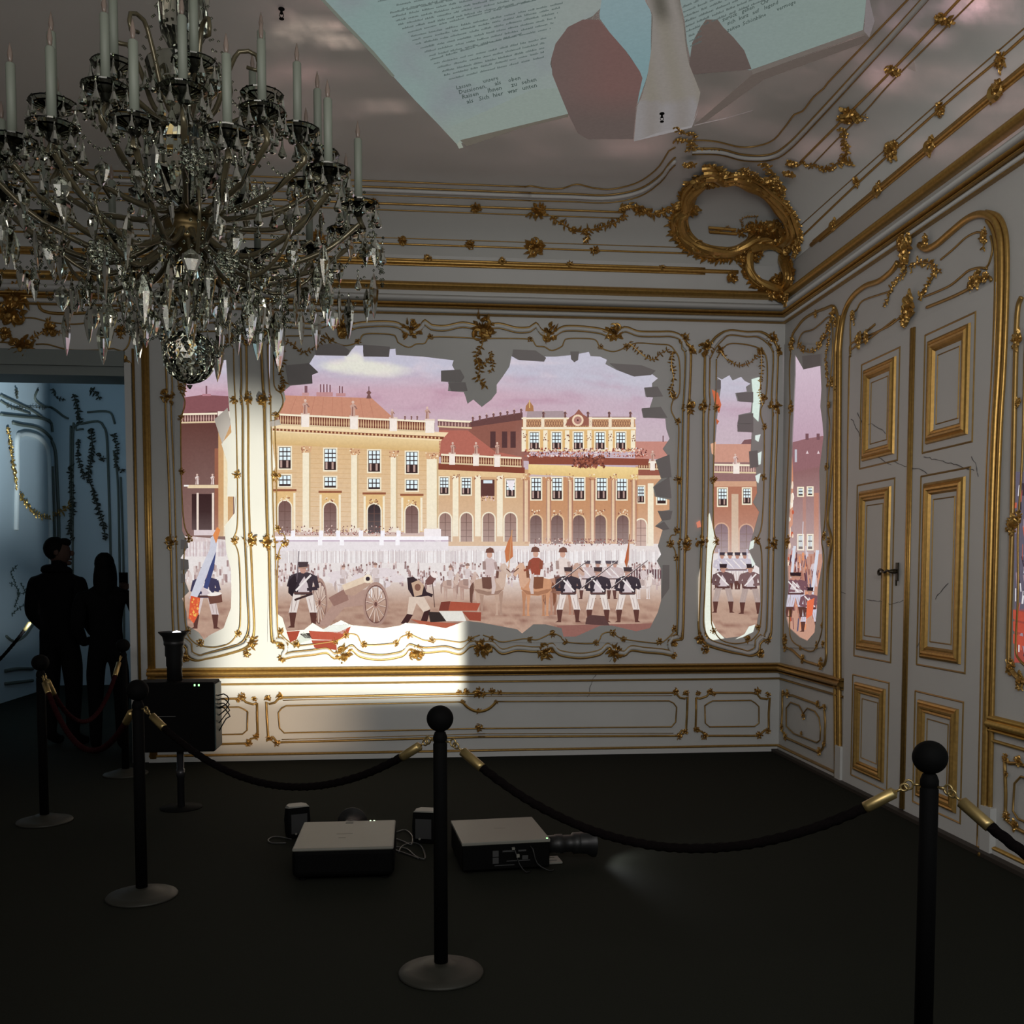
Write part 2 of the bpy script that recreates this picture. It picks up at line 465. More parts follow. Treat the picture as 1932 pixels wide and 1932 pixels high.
def soldier(p, u, v, h, lv=9, flip=1, gun=None, coat=(44, 36, 44), haze=0.25, legs=(226, 214, 208), hat=(48, 34, 38)):
    f = flip
    k = lambda a, b: (u + f * a * h, v - b * h)
    for sgn in (-1, 1):
        a, b = sgn * .10, sgn * .15
        p.poly([k(a * .3, .52), k(a + sgn * .05, .52), k(b + sgn * .07, .22), k(b - sgn * .02, .20), k(b - sgn * .05, .22)], legs, lv, haze)
        p.line(k(b + sgn * .01, .5), k(b + sgn * .03, .24), .012 * h, (176, 158, 152), lv + 1, haze)
        p.line(k(b * .6, .44), k(b * .9, .26), .012 * h, (182, 164, 160), lv + 1, haze)
        p.poly([k(b - sgn * .05, .23), k(b + sgn * .06, .23), k(b + sgn * .04, .03), k(b + sgn * .09, .0), k(b - sgn * .02, .0), k(b - sgn * .02, .05)], (92, 58, 52), lv + 1, haze)
    p.poly([k(-.13, .5), k(.13, .5), k(.16, .74), k(.19, .8), k(.06, .84), k(-.08, .84), k(-.19, .79), k(-.15, .7)], coat, lv + 1, haze)
    p.poly([k(-.10, .52), k(.08, .52), k(.06, .66), k(-.02, .78), k(-.07, .66)], (206, 192, 196), lv + 2, haze)
    p.line(k(-.12, .8), k(.11, .56), .028 * h, (236, 228, 226), lv + 3, haze)
    p.line(k(-.14, .525), k(.14, .525), .03 * h, (84, 56, 54), lv + 3, haze)
    p.line(k(-.17, .78), k(-.22, .6), .08 * h, coat, lv + 2, haze, .06 * h); p.line(k(-.22, .6), k(-.06, .58), .06 * h, coat, lv + 3, haze, .045 * h)
    p.line(k(.17, .78), k(.22, .62), .08 * h, coat, lv + 2, haze, .06 * h); p.line(k(.22, .62), k(.06, .66), .06 * h, coat, lv + 3, haze, .045 * h)
    p.blob(*k(.0, .88), .05 * h, .06 * h, (188, 138, 122), lv + 2, 9, haze=haze)
    p.poly([k(-.065, .9), k(.065, .9), k(.08, 1.0), k(-.08, 1.0)], hat, lv + 3, haze); p.line(k(-.07, .915), k(.09, .905), .018 * h, (170, 130, 110), lv + 4, haze)
    if gun: p.line(k(*gun[0]), k(*gun[1]), .028 * h, (70, 52, 52), lv + 5, haze, .012 * h); p.line(k(gun[0][0], gun[0][1] + .012), k(gun[1][0], gun[1][1] + .012), .008 * h, (214, 206, 206), lv + 6, haze)

def horse(p, u, v, h, col=(196, 160, 138), dk=(140, 100, 84), lv=6, haze=0.35, f=1, rider=(226, 214, 212)):
    k = lambda a, b: (u + f * a * h, v - b * h)
    for a, fw in ((-.30, 0), (-.22, .02), (.10, 0), (.19, .02)):
        p.poly([k(a - .055, .52), k(a + .055, .52), k(a + .03, .26), k(a + .03, .03), k(a + .045, 0), k(a - .03, 0), k(a - .012, .05), k(a - .02, .27)], mix(col, dk, .25 if fw else .0), lv, haze)
    p.poly([k(-.40, .62), k(-.36, .76), k(-.2, .80), k(.05, .78), k(.18, .80), k(.26, .70), k(.26, .56), k(.14, .44), k(-.1, .42), k(-.3, .46), k(-.38, .52)], col, lv + 1, haze)
    p.poly([k(-.38, .56), k(-.3, .48), k(-.1, .43), k(.14, .45), k(.24, .56), k(.1, .52), k(-.1, .51), k(-.28, .56)], mix(col, dk, .45), lv + 2, haze)
    p.poly([k(.08, .74), k(.13, .95), k(.2, 1.08), k(.28, 1.1), k(.33, 1.02), k(.3, .8), k(.28, .62), k(.2, .58)], mix(col, (230, 210, 196), .3), lv + 2, haze)
    p.poly([k(.2, 1.1), k(.27, 1.12), k(.36, 1.02), k(.42, .86), k(.37, .82), k(.29, .92), k(.22, 1.0)], mix(col, (235, 222, 214), .35), lv + 3, haze)
    p.line(k(.13, 1.05), k(.11, .8), .06 * h, dk, lv + 3, haze); p.line(k(.31, 1.0), k(.40, .92), .02 * h, (96, 60, 50), lv + 4, haze)
    p.poly([k(-.40, .72), k(-.48, .6), k(-.47, .3), k(-.42, .2), k(-.41, .45), k(-.37, .6)], dk, lv + 1, haze)
    p.poly([k(-.22, .82), k(.02, .82), k(.06, .6), k(-.05, .56), k(-.2, .58)], dk, lv + 2, haze)
    p.poly([k(-.02, .9), k(.04, .86), k(.09, .62), k(.05, .46), k(-.01, .46), k(.0, .62)], (206, 186, 180), lv + 4, haze)
    if rider:
        p.poly([k(-.14, .86), k(.03, .86), k(.07, 1.02), k(.09, 1.16), k(.0, 1.22), k(-.12, 1.22), k(-.2, 1.14), k(-.16, 1.0)], rider, lv + 3, haze)
        p.line(k(-.17, 1.16), k(-.16, .98), .07 * h, mix(rider, dk, .5), lv + 4, haze); p.line(k(.07, 1.14), k(.1, .98), .06 * h, mix(rider, dk, .35), lv + 4, haze)
        p.line(k(.1, .98), k(.2, .95), .045 * h, mix(rider, dk, .35), lv + 5, haze)
        p.blob(*k(-.05, 1.3), .06 * h, .075 * h, (206, 160, 140), lv + 4, 9, haze=haze)
        p.poly([k(-.14, 1.34), k(.05, 1.34), k(.03, 1.43), k(-.04, 1.46), k(-.12, 1.42)], (110, 72, 62), lv + 5, haze)

def palace_picture():
    p = Pic(4)
    p.grid(340, 442, 655, 1210, 6, sky_ground)
    p.grid(508, 1268, 650, 1206, 5, sky_ground)
    p.grid(1340, 1438, 700, 1210, 6, sky_ground)
    # far balustrade and wings behind
    p.poly([(828, 800), (1000, 812), (1000, 870), (828, 862)], (150, 100, 92), 1)
    balustrade(p, 826, 890, 793, 12, 0.05, (), 2, (120, 84, 84), (196, 160, 150), 6)
    p.poly([(828, 812), (882, 812), (934, 852), (985, 862), (985, 872), (828, 858)], (178, 106, 92), 3)
    # side face of the middle block
    p.poly([(887, 796), (922, 788), (986, 778), (990, 1010), (960, 1010), (934, 852), (885, 814)], (142, 92, 80), 2)
    p.poly([(887, 796), (922, 788), (986, 778), (986, 792), (888, 806)], (104, 70, 68), 3)
    for u in (930, 952, 968): p.rect(u - 5, u + 5, 814, 845, (86, 58, 58), 3)
    for u in range(892, 985, 13): statue(p, u, 796 - (u - 892) * .17, 12, 5, (110, 78, 80))
    # left block
    p.poly([(538, 746), (701, 751), (744, 790), (744, 796), (526, 784)], ROOF, 2)
    for i in range(9): p.line((560 + i * 17, 748 + i * .4), (546 + i * 20, 784 + i), .7, (180, 120, 100), 3)
    for u0, u1, v0 in ((573, 580, 728), (602, 606, 725), (608, 612, 725), (614, 618, 725), (620, 624, 726), (638, 642, 728), (643, 647, 729)):
        p.rect(u0, u1, v0, 747, (126, 88, 96), 3); p.rect(u0, u0 + 1.5, v0, 747, (214, 190, 200), 4)
    p.rect(570, 583, 741, 747, (196, 150, 150), 5); p.rect(597, 628, 740, 748, (190, 140, 140), 5); p.rect(634, 652, 742, 748, (190, 140, 140), 5)
    p.line((696, 752), (696, 729), 1.5, (96, 66, 70), 4); p.poly([(691, 752), (701, 752), (698, 744), (701, 741), (696, 736), (691, 741), (694, 744)], (120, 84, 80), 5)
    p.poly([(508, 836), (828, 853), (828, 1030), (508, 1024)], OCH, 2)
    for y in range(848, 1010, 9): p.line((508, y - 2), (828, y + 4), .6, (204, 164, 116), 3)
    p.poly([(508, 812), (832, 828), (830, 853), (508, 838)], (234, 208, 160), 3, col2=(214, 178, 122))
    p.poly([(508, 800), (846, 816), (832, 832), (508, 814)], (242, 218, 178), 4)
    p.poly([(508, 808), (838, 824), (836, 829), (508, 812)], (128, 72, 52), 5)
    for i in range(46): p.rect(512 + i * 7, 515 + i * 7, 808.5 + i * .36, 812 + i * .36, (226, 186, 140), 6)
    balustrade(p, 518, 820, 782, 19, 0.047, ((576, 15), (668, 15), (742, 14), (811, 17)), 6)
    for u, v, h in ((576, 781, 28), (666, 785, 29), (740, 789, 17), (806, 790, 23)): statue(p, u, v, h, 10)
    for u in (764, 776, 787): statue(p, u, 792, 9, 8, (120, 84, 80))
    pil = ((578.5, 15), (669.5, 14), (743.5, 13), (816, 22))
    for u, w in pil:
        y0 = 842 + (u - 578) * .052
        p.rect(u - w / 2, u + w / 2, y0 + 8, 1000, CRM, 5); p.rect(u + w / 2 - 3, u + w / 2, y0 + 8, 1000, (206, 178, 138), 6)
        p.poly([(u - w / 2 - 3, y0), (u + w / 2 + 3, y0), (u + w / 2, y0 + 12), (u - w / 2, y0 + 12)], (214, 170, 130), 6)
        p.speckle(u - w / 2 - 2, u + w / 2 + 2, y0, y0 + 12, 12, [(150, 96, 76), (246, 228, 196)], (2, 4), 7)
        p.rect(u - w / 2 - 3, u + w / 2 + 3, 996, 1004, (240, 226, 206), 7)
    for i, u in enumerate((537.5, 623, 706, 777)):
        s = (u - 537) * .036
        window(p, u - 11, u + 11, 844 + s, 884 + s); window(p, u - 11, u + 11, 897 + s, 917 + s, tall=False)
        p.rect(u - 22, u + 22, 923 + s, 927 + s, (150, 92, 66), 6); p.rect(u - 20, u + 20, 927 + s, 1004, (226, 188, 132), 4)
        p.rect(u - 20, u - 16, 930 + s, 1002, CRM, 6); p.rect(u + 16, u + 20, 930 + s, 1002, CRM, 6)
        arch(p, u, 945 + s, 1006, 24, (120, 90, 84) if i != 2 else (62, 50, 52), CRM, 6)
        p.speckle(u - 9, u + 9, 936 + s, 946 + s, 14, [(140, 88, 70), (244, 226, 196)], (2, 4), 9)
    # its terrace
    p.rect(508, 842, 1004, 1011, (200, 170, 160), 5)
    p.speckle(520, 760, 1000, 1010, 230, [(110, 62, 58), (160, 90, 80), (236, 220, 220)], (1.5, 3), 8, .5)
    p.speckle(530, 750, 992, 1003, 70, [(110, 62, 58), (130, 90, 96), (220, 190, 180)], (2, 4), 8, .4)
    for u in (553, 606, 638, 681, 722, 752): p.rect(u - 4, u + 4, 1001, 1015, (248, 244, 250), 9, haze=0)
    p.rect(508, 846, 1012, 1019, (250, 246, 250), 9, haze=0); p.rect(508, 846, 1019, 1022, (204, 186, 200), 9, haze=0)
    p.rect(508, 846, 1022, 1040, (232, 224, 226), 6, haze=0)
    for u in (604, 645, 720, 750): p.rect(u - 4, u + 4, 1019, 1029, (250, 246, 250), 10, haze=0)
    p.rect(800, 832, 998, 1022, (244, 236, 238), 9, haze=0)
    # middle wing
    p.poly([(828, 878), (998, 886), (998, 1030), (828, 1030)], (208, 166, 122), 4)
    p.poly([(826, 874), (990, 882), (990, 893), (826, 886)], (132, 70, 54), 5); p.poly([(826, 886), (990, 893), (990, 902), (826, 897)], (228, 196, 150), 5)
    balustrade(p, 832, 984, 858, 16, 0.045, ((853, 11), (898, 11), (938, 11)), 6)
    for u in (854, 898, 938): statue(p, u, 856, 22, 10)
    for u in (859.5, 901.5, 943): p.rect(u - 5.5, u + 5.5, 898, 1012, CRM, 6); p.speckle(u - 7, u + 7, 896, 906, 10, [(150, 96, 76), (246, 228, 196)], (2, 4), 8)
    window(p, 830, 846, 901, 932); window(p, 871, 888, 902, 933); window(p, 955, 971, 905, 937)
    p.rect(907, 933, 905, 936, (96, 62, 58), 7); p.rect(912, 929, 906, 912, (220, 232, 240), 8); p.speckle(908, 932, 936, 944, 22, [(230, 200, 200), (120, 70, 60)], (2, 4), 9)
    p.poly([(955, 906), (972, 906), (966, 927), (960, 920)], (240, 232, 236), 9)
    for u in (840, 880, 922, 963): arch(p, u, 968, 1022, 22, (150, 118, 108), CRM, 6)
    # middle block
    p.rect(986, 1199, 800, 852, (222, 182, 124), 5)
    p.poly([(993, 789), (995, 776), (1062, 775), (1072, 790)], (168, 148, 152), 4); p.rect(1100, 1190, 786, 792, (160, 130, 130), 4)
    p.poly([(991, 776), (1007, 776), (1006, 766), (999, 757), (992, 766)], (170, 120, 84), 6); p.line((999, 770), (999, 755), 2, (216, 180, 120), 7)
    p.rect(986, 1198, 790, 807, (196, 150, 112), 6)
    for i in range(44):
        u = 990 + i * 4.7
        p.line((u, 793), (u + 4, 805), .9, (120, 78, 66), 7); p.line((u + 4, 793), (u, 805), .9, (120, 78, 66), 7)
    p.rect(984, 1200, 788, 791, CRM, 8); p.rect(984, 1200, 806, 810, CRM, 8)
    for u in (990, 1024, 1066, 1114, 1151, 1193): p.rect(u - 3, u + 3, 787, 809, (240, 222, 196), 9)
    for u in (1025, 1066, 1109, 1149, 1189): statue(p, u, 788, 14, 10, (104, 74, 74))
    p.poly([(1066, 803), (1074, 788), (1084, 782), (1092, 772), (1100, 782), (1110, 788), (1120, 803)], (150, 96, 82), 9)
    p.blob(1090, 793, 11, 11, (236, 210, 182), 10, 14); p.blob(1090, 793, 7.5, 7.5, (176, 128, 118), 11, 12); p.blob(1090, 793, 2, 2, (80, 50, 50), 12, 6)
    for u in (1008, 1050, 1091, 1132, 1171): window(p, u - 8.5, u + 8.5, 816, 848, lv=7)
    for u in (988, 1029, 1070, 1112, 1152, 1194): p.rect(u - 4, u + 4, 812, 852, CRM, 8); p.speckle(u - 5, u + 5, 818, 832, 8, [(160, 110, 86), (120, 70, 60)], (2, 4), 10)
    p.speckle(990, 1222, 846, 862, 420, [(150, 72, 62), (214, 160, 140), (96, 50, 50), (240, 222, 216), (180, 104, 84)], (2, 4.5), 11)
    p.poly([(996, 860), (1225, 866), (1222, 878), (998, 876)], (140, 78, 62), 8)
    p.poly([(997, 876), (1204, 882), (1204, 905), (997, 895)], (240, 212, 150), 8, col2=(226, 192, 130))
    p.speckle(1080, 1140, 860, 882, 160, [(130, 74, 56), (170, 104, 84), (92, 52, 48)], (3, 7), 12)
    p.rect(990, 1204, 900, 1026, (196, 144, 106), 5)
    for u in (1011.5, 1051, 1093, 1135, 1173): window(p, u - 9, u + 9, 902, 942, lv=6)
    for u in (1011, 1051, 1092, 1132, 1175): arch(p, u, 972, 1026, 22, (112, 84, 80), (224, 190, 150), 6); p.speckle(u - 9, u + 9, 962, 972, 14, [(140, 88, 70), (244, 226, 196)], (2, 4), 9)
    for u, w in ((993, 13), (1035, 10), (1076, 10), (1118, 10), (1157, 9), (1196, 10)):
        for a in range(4):
            x0 = u - w / 2 + w * a / 4; c = [(176, 132, 110), (232, 204, 170), (226, 192, 158), (170, 120, 98)][a]
            p.rect(x0, x0 + w / 4, 906, 1022, c, 9)
        p.speckle(u - w / 2 - 2, u + w / 2 + 2, 894, 908, 14, [(150, 96, 76), (246, 228, 196), (200, 150, 120)], (2, 4), 10)
    p.speckle(1008, 1200, 1016, 1030, 170, [(150, 80, 70), (224, 200, 190), (110, 66, 66)], (2, 3.5), 11, .4)
    # right wing
    p.rect(1198, 1270, 833, 866, (196, 138, 126), 2); p.rect(1199, 1270, 880, 1026, (204, 156, 120), 3)
    balustrade(p, 1204, 1268, 872, 13, 0.02, ((1231, 9),), 5); statue(p, 1231, 870, 20, 9)
    p.rect(1199, 1270, 886, 897, (150, 90, 76), 5); p.rect(1199, 1270, 897, 904, (226, 196, 160), 5)
    window(p, 1203, 1215, 918, 948); p.rect(1222, 1233, 912, 1030, CRM, 6); window(p, 1240, 1256, 920, 950, tall=False); arch(p, 1209, 980, 1030, 20, (186, 150, 136), CRM, 6)
    p.rect(1250, 1252, 822, 834, (110, 80, 84), 4)
    # haze banks, fences and far ranks
    p.grid(508, 1268, 1024, 1046, 8, lambda u, v: mix((222, 208, 204), (240, 232, 232), fbm(u / 30, v / 10, 8)))
    for q in range(len(p.v)): pass
    r = p.rnd
    for i in range(330):
        u = 512 + i * 2.3; p.line((u, 1040 + r.uniform(-4, 2)), (u, 1062), .9, r.choice([(212, 204, 206), (250, 248, 250), (192, 178, 182)]), 12, 0)
    for i in range(420):
        u = r.uniform(512, 1262); v = r.uniform(1062, 1102); hh = r.uniform(6, 12)
        if 600 < u < 760 and r.random() < .35: continue
        p.poly([(u - 2, v + hh), (u + 2, v + hh), (u + 1.5, v), (u - 1.5, v)], r.choice([(188, 164, 162), (150, 118, 118), (206, 188, 188), (128, 96, 96), (226, 212, 212)]), 12, .45)
        p.blob(u, v - 1, 1.8, 2.4, r.choice([(110, 74, 72), (156, 120, 116), (214, 188, 184)]), 13, 6, haze=.4)
    for u in range(1180, 1250, 5):
        p.rect(u, u + 3.4, 1074, 1092, r.choice([(110, 84, 88), (96, 68, 74), (128, 100, 100)]), 13, haze=0); p.rect(u, u + 3.4, 1092, 1104, (196, 176, 172), 13, haze=0)
    # smoke
    for _ in range(9):
        u, v = r.uniform(560, 760), r.uniform(1078, 1104); p.blob(u, v, r.uniform(14, 30), r.uniform(4, 9), (224, 212, 214), 14, 14, haze=0)
    # galloping horses in the back
    for u, v, h, c in ((650, 1124, 40, (226, 216, 216)), (706, 1128, 46, (236, 230, 230)), (852, 1130, 44, (186, 154, 140)), (884, 1132, 48, (176, 140, 126)), (1216, 1130, 44, (226, 214, 210))):
        horse(p, u, v, h, c, mix(c, (120, 90, 84), .5), 15, .5, 1 if u != 706 else -1, (206, 190, 190))
    # mounted officers
    horse(p, 928, 1161, 88, (190, 160, 142), (108, 74, 64), 17, .05, 1, (206, 186, 184))
    p.poly([(958, 1022), (966, 1006), (968, 1050), (955, 1062), (952, 1040)], (196, 120, 80), 16, 0); p.line((966, 1000), (958, 1090), 1.8, (200, 150, 110), 17, 0)
    horse(p, 1006, 1162, 90, (200, 146, 112), (124, 78, 58), 17, .05, -1, (150, 74, 58))
    horse(p, 1066, 1160, 88, (176, 130, 110), (104, 70, 62), 16, .1, 1, (226, 210, 204))
    p.poly([(1178, 1060), (1188, 1012), (1186, 1056), (1182, 1072)], (186, 96, 60), 16, 0); p.line((1188, 1008), (1180, 1090), 1.6, (160, 110, 80), 17, 0)
    for u in (1108, 1128, 1148, 1160): soldier(p, u, 1130, 72, 16, 1, None, (196, 176, 176), .3, (214, 196, 192), (60, 50, 60))
    for u in (1072, 1128, 1184):
        soldier(p, u, 1174, 104, 24, 1, ((-.3, .62), (.36, 1.12)))
    # gunner, gun and crouching soldier
    def wheel(uc, vc, ru, rv, lv):
        n = 26
        for i in range(n):
            a, b = 2 * PI * i / n, 2 * PI * (i + 1) / n
            for (k1, k2, c, l) in ((1.0, .86, (170, 138, 126), lv), (.86, .80, (112, 80, 74), lv)):
                p.poly([(uc + ru * k1 * math.cos(a), vc + rv * k1 * math.sin(a)), (uc + ru * k1 * math.cos(b), vc + rv * k1 * math.sin(b)),
                        (uc + ru * k2 * math.cos(b), vc + rv * k2 * math.sin(b)), (uc + ru * k2 * math.cos(a), vc + rv * k2 * math.sin(a))], c, l, .1)
        for i in range(12):
            a = 2 * PI * (i + .3) / 12; p.line((uc, vc), (uc + ru * .82 * math.cos(a), vc + rv * .82 * math.sin(a)), 2.2, (216, 192, 178), lv, .1)
            p.line((uc + 1, vc + 1), (uc + 1.2 + ru * .8 * math.cos(a), vc + 1 + rv * .8 * math.sin(a)), .8, (110, 78, 72), lv + 1, .1)
        p.blob(uc, vc, ru * .22, rv * .2, (176, 140, 126), lv + 2, 10, haze=0); p.blob(uc, vc, ru * .12, rv * .11, (110, 76, 70), lv + 3, 8, haze=0)
    wheel(603, 1137, 15, 47, 17)
    p.poly([(603, 1176), (640, 1122), (690, 1112), (700, 1140), (650, 1146), (618, 1184)], (176, 144, 132), 19, .05)
    p.poly([(620, 1128), (652, 1110), (658, 1132), (630, 1144)], (150, 114, 104), 20, .05)
    p.poly([(653, 1122), (645, 1104), (688, 1087), (700, 1086), (704, 1098), (697, 1103), (668, 1124)], (226, 204, 180), 21, .05)
    p.poly([(653, 1122), (650, 1114), (697, 1096), (700, 1102), (668, 1124)], (184, 152, 134), 22, .05)
    p.blob(694, 1092, 8.5, 8.5, (238, 222, 200), 23, 12, haze=0); p.blob(694, 1092, 4.2, 4.2, (60, 48, 54), 24, 10, haze=0)
    wheel(709, 1140, 24, 42, 23)
    soldier(p, 572, 1184, 124, 30, -1, None, (46, 36, 44)); p.line((560, 1098), (564, 1040), 1.6, (110, 96, 104), 36, 0)
    p.poly([(545, 1096), (556, 1084), (562, 1096), (552, 1126), (544, 1118)], (42, 32, 38), 36, .1)
    p.line((556, 1132), (590, 1120), 4, (60, 42, 44), 37, .1)
    c0 = (52, 38, 42)
    p.poly([(768, 1090), (780, 1088), (800, 1104), (808, 1124), (780, 1128), (770, 1112)], c0, 24, .1)
    p.poly([(776, 1100), (790, 1094), (800, 1104), (796, 1122), (782, 1126)], (196, 164, 140), 25, .1); p.blob(788, 1108, 6, 7, (130, 90, 76), 26, 9, haze=.1)
    p.poly([(802, 1096), (812, 1084), (824, 1088), (816, 1102), (806, 1104)], (112, 74, 70), 25, .1); p.blob(819, 1085, 7.5, 5, (240, 228, 224), 26, 10, .5, 0)
    p.line((800, 1118), (816, 1124), 6, c0, 26, .1); p.line((816, 1100), (820, 1146), 1.4, (80, 56, 54), 27, 0)
    p.poly([(772, 1126), (800, 1126), (812, 1148), (800, 1156), (786, 1138), (778, 1160), (768, 1160)], (216, 196, 180), 25, .05)
    p.poly([(768, 1158), (779, 1160), (768, 1178), (756, 1176)], (66, 42, 42), 26, 0); p.poly([(800, 1154), (812, 1150), (806, 1172), (792, 1176)], (66, 42, 42), 26, 0)
    # broken bricks along the lower edge
    for pts, c in (([(832, 1136), (850, 1134), (846, 1152), (828, 1152)], (122, 62, 52)), ([(850, 1135), (906, 1138), (900, 1152), (846, 1152)], (168, 84, 64)),
                   ([(872, 1154), (908, 1155), (907, 1172), (886, 1170)], (150, 74, 58)), ([(808, 1154), (832, 1155), (842, 1172), (812, 1174)], (56, 46, 44)),
                   ([(828, 1153), (872, 1153), (880, 1172), (842, 1172)], (226, 222, 214)), ([(1106, 1166), (1112, 1160), (1140, 1162), (1150, 1180), (1104, 1178)], (88, 62, 60)),
                   ([(775, 1168), (800, 1172), (862, 1176), (842, 1190), (800, 1182)], (176, 96, 74))):
        p.poly(pts, c, 28, 0)
    p.poly([(1050, 1180), (1230, 1176), (1222, 1196), (1060, 1204)], (140, 96, 88), 3, 0)
    # ---- left narrow window of the picture
    p.poly([(346, 750), (382, 745), (442, 748), (442, 800), (342, 800)], (132, 84, 88), 2); p.poly([(342, 786), (400, 776), (442, 780), (442, 800), (342, 800)], (112, 72, 72), 3)
    p.rect(388, 391, 728, 746, (120, 84, 92), 4); p.rect(382, 398, 743, 747, (180, 130, 140), 5)
    p.poly([(342, 798), (442, 800), (442, 1020), (342, 1010)], (98, 62, 56), 3)
    balustrade(p, 342, 410, 782, 16, -.02, (), 6, (96, 62, 60), (196, 160, 150), 5)
    p.rect(411, 434, 776, 796, (236, 226, 214), 8); p.poly([(406, 797), (438, 799), (436, 808), (410, 806)], (214, 150, 100), 8)
    p.rect(412, 440, 806, 1012, (204, 160, 112), 5); p.rect(422, 430, 840, 1012, (240, 222, 186), 6)
    p.rect(405, 412, 846, 1000, (150, 96, 76), 6)
    p.rect(354, 412, 915, 921, (228, 206, 170), 7); p.rect(347, 356, 915, 918, (240, 236, 232), 8)
    for u in (373, 402): p.rect(u - 2, u + 2, 930, 1003, (232, 214, 200), 8); statue(p, u - 1, 914, 20, 9, (226, 210, 204))
    p.rect(362, 400, 932, 1000, (58, 38, 38), 7); p.rect(366, 410, 1000, 1010, (220, 204, 206), 8, haze=0)
    p.grid(342, 440, 1010, 1050, 6, lambda u, v: (214, 196, 196))
    for i in range(46): u = 344 + i * 2.1; p.line((u, 1022), (u, 1050), .8, r.choice([(206, 192, 200), (246, 240, 240), (180, 156, 160)]), 12, 0)
    for _ in range(60):
        u, v = r.uniform(346, 438), r.uniform(1056, 1094); p.rect(u - 2, u + 2, v, v + 12, r.choice([(188, 164, 160), (150, 120, 118), (214, 198, 194)]), 12, haze=.3)
    soldier(p, 388, 1186, 116, 16, 1, None, (62, 58, 84), .05, (214, 198, 196))
    p.poly([(398, 1014), (412, 1004), (408, 1040), (382, 1108), (366, 1140), (358, 1128), (376, 1080), (396, 1036)], (204, 204, 216), 26, 0)
    p.poly([(408, 1040), (396, 1070), (384, 1108), (392, 1112), (404, 1072)], (66, 74, 120), 27, 0)
    p.poly([(360, 1124), (378, 1128), (374, 1160), (366, 1176), (356, 1166)], (214, 92, 60), 27, 0)
    p.speckle(358, 376, 1128, 1172, 26, [(240, 180, 90), (226, 120, 70)], (3, 6), 28, 0)
    p.poly([(402, 1010), (410, 994), (416, 1000), (408, 1026)], (222, 140, 84), 27, 0)
    p.poly([(392, 1122), (418, 1118), (420, 1136), (396, 1140)], (110, 72, 62), 28, 0); p.blob(405, 1121, 14, 3.5, (240, 232, 226), 29, 12, -.12, 0)
    # ---- right narrow window of the picture
    p.rect(1340, 1438, 838, 872, (202, 150, 132), 2); p.poly([(1398, 838), (1404, 830), (1420, 828), (1424, 838)], (126, 90, 92), 3)
    p.rect(1340, 1438, 872, 912, (148, 112, 110), 2); balustrade(p, 1346, 1430, 877, 14, 0.02, ((1389, 12),), 5, (140, 104, 104), (206, 172, 160)); statue(p, 1387, 876, 20, 9, (220, 196, 190))
    p.rect(1340, 1438, 908, 918, (206, 160, 132), 5); p.rect(1340, 1438, 918, 1044, (176, 118, 96), 4)
    window(p, 1355, 1371, 922, 954); window(p, 1402, 1416, 922, 950); p.rect(1380, 1393, 932, 1044, (206, 178, 154), 6)
    arch(p, 1361, 988, 1042, 25, (122, 96, 104), (206, 158, 130), 6); arch(p, 1408, 990, 1044, 25, (122, 96, 104), (206, 158, 130), 6)
    for u in (1362, 1377, 1391, 1405): soldier(p, u, 1112, 70, 14, 1, None, (200, 192, 204), .1, (226, 214, 212), (60, 50, 60))
    soldier(p, 1364, 1156, 92, 22, 1, None, (104, 78, 80), .05, (176, 156, 150)); soldier(p, 1415, 1158, 94, 22, -1, None, (120, 92, 92), .05, (176, 156, 150))
    for u in (1356, 1409): p.line((u, 1036), (u + 1, 1100), 2, (206, 200, 214), 20, 0)
    o = p.build('projected_parade_picture')
    tag(o, 'projected pink-sky palace with parading soldiers showing through broken holes in the back wall', 'projection')

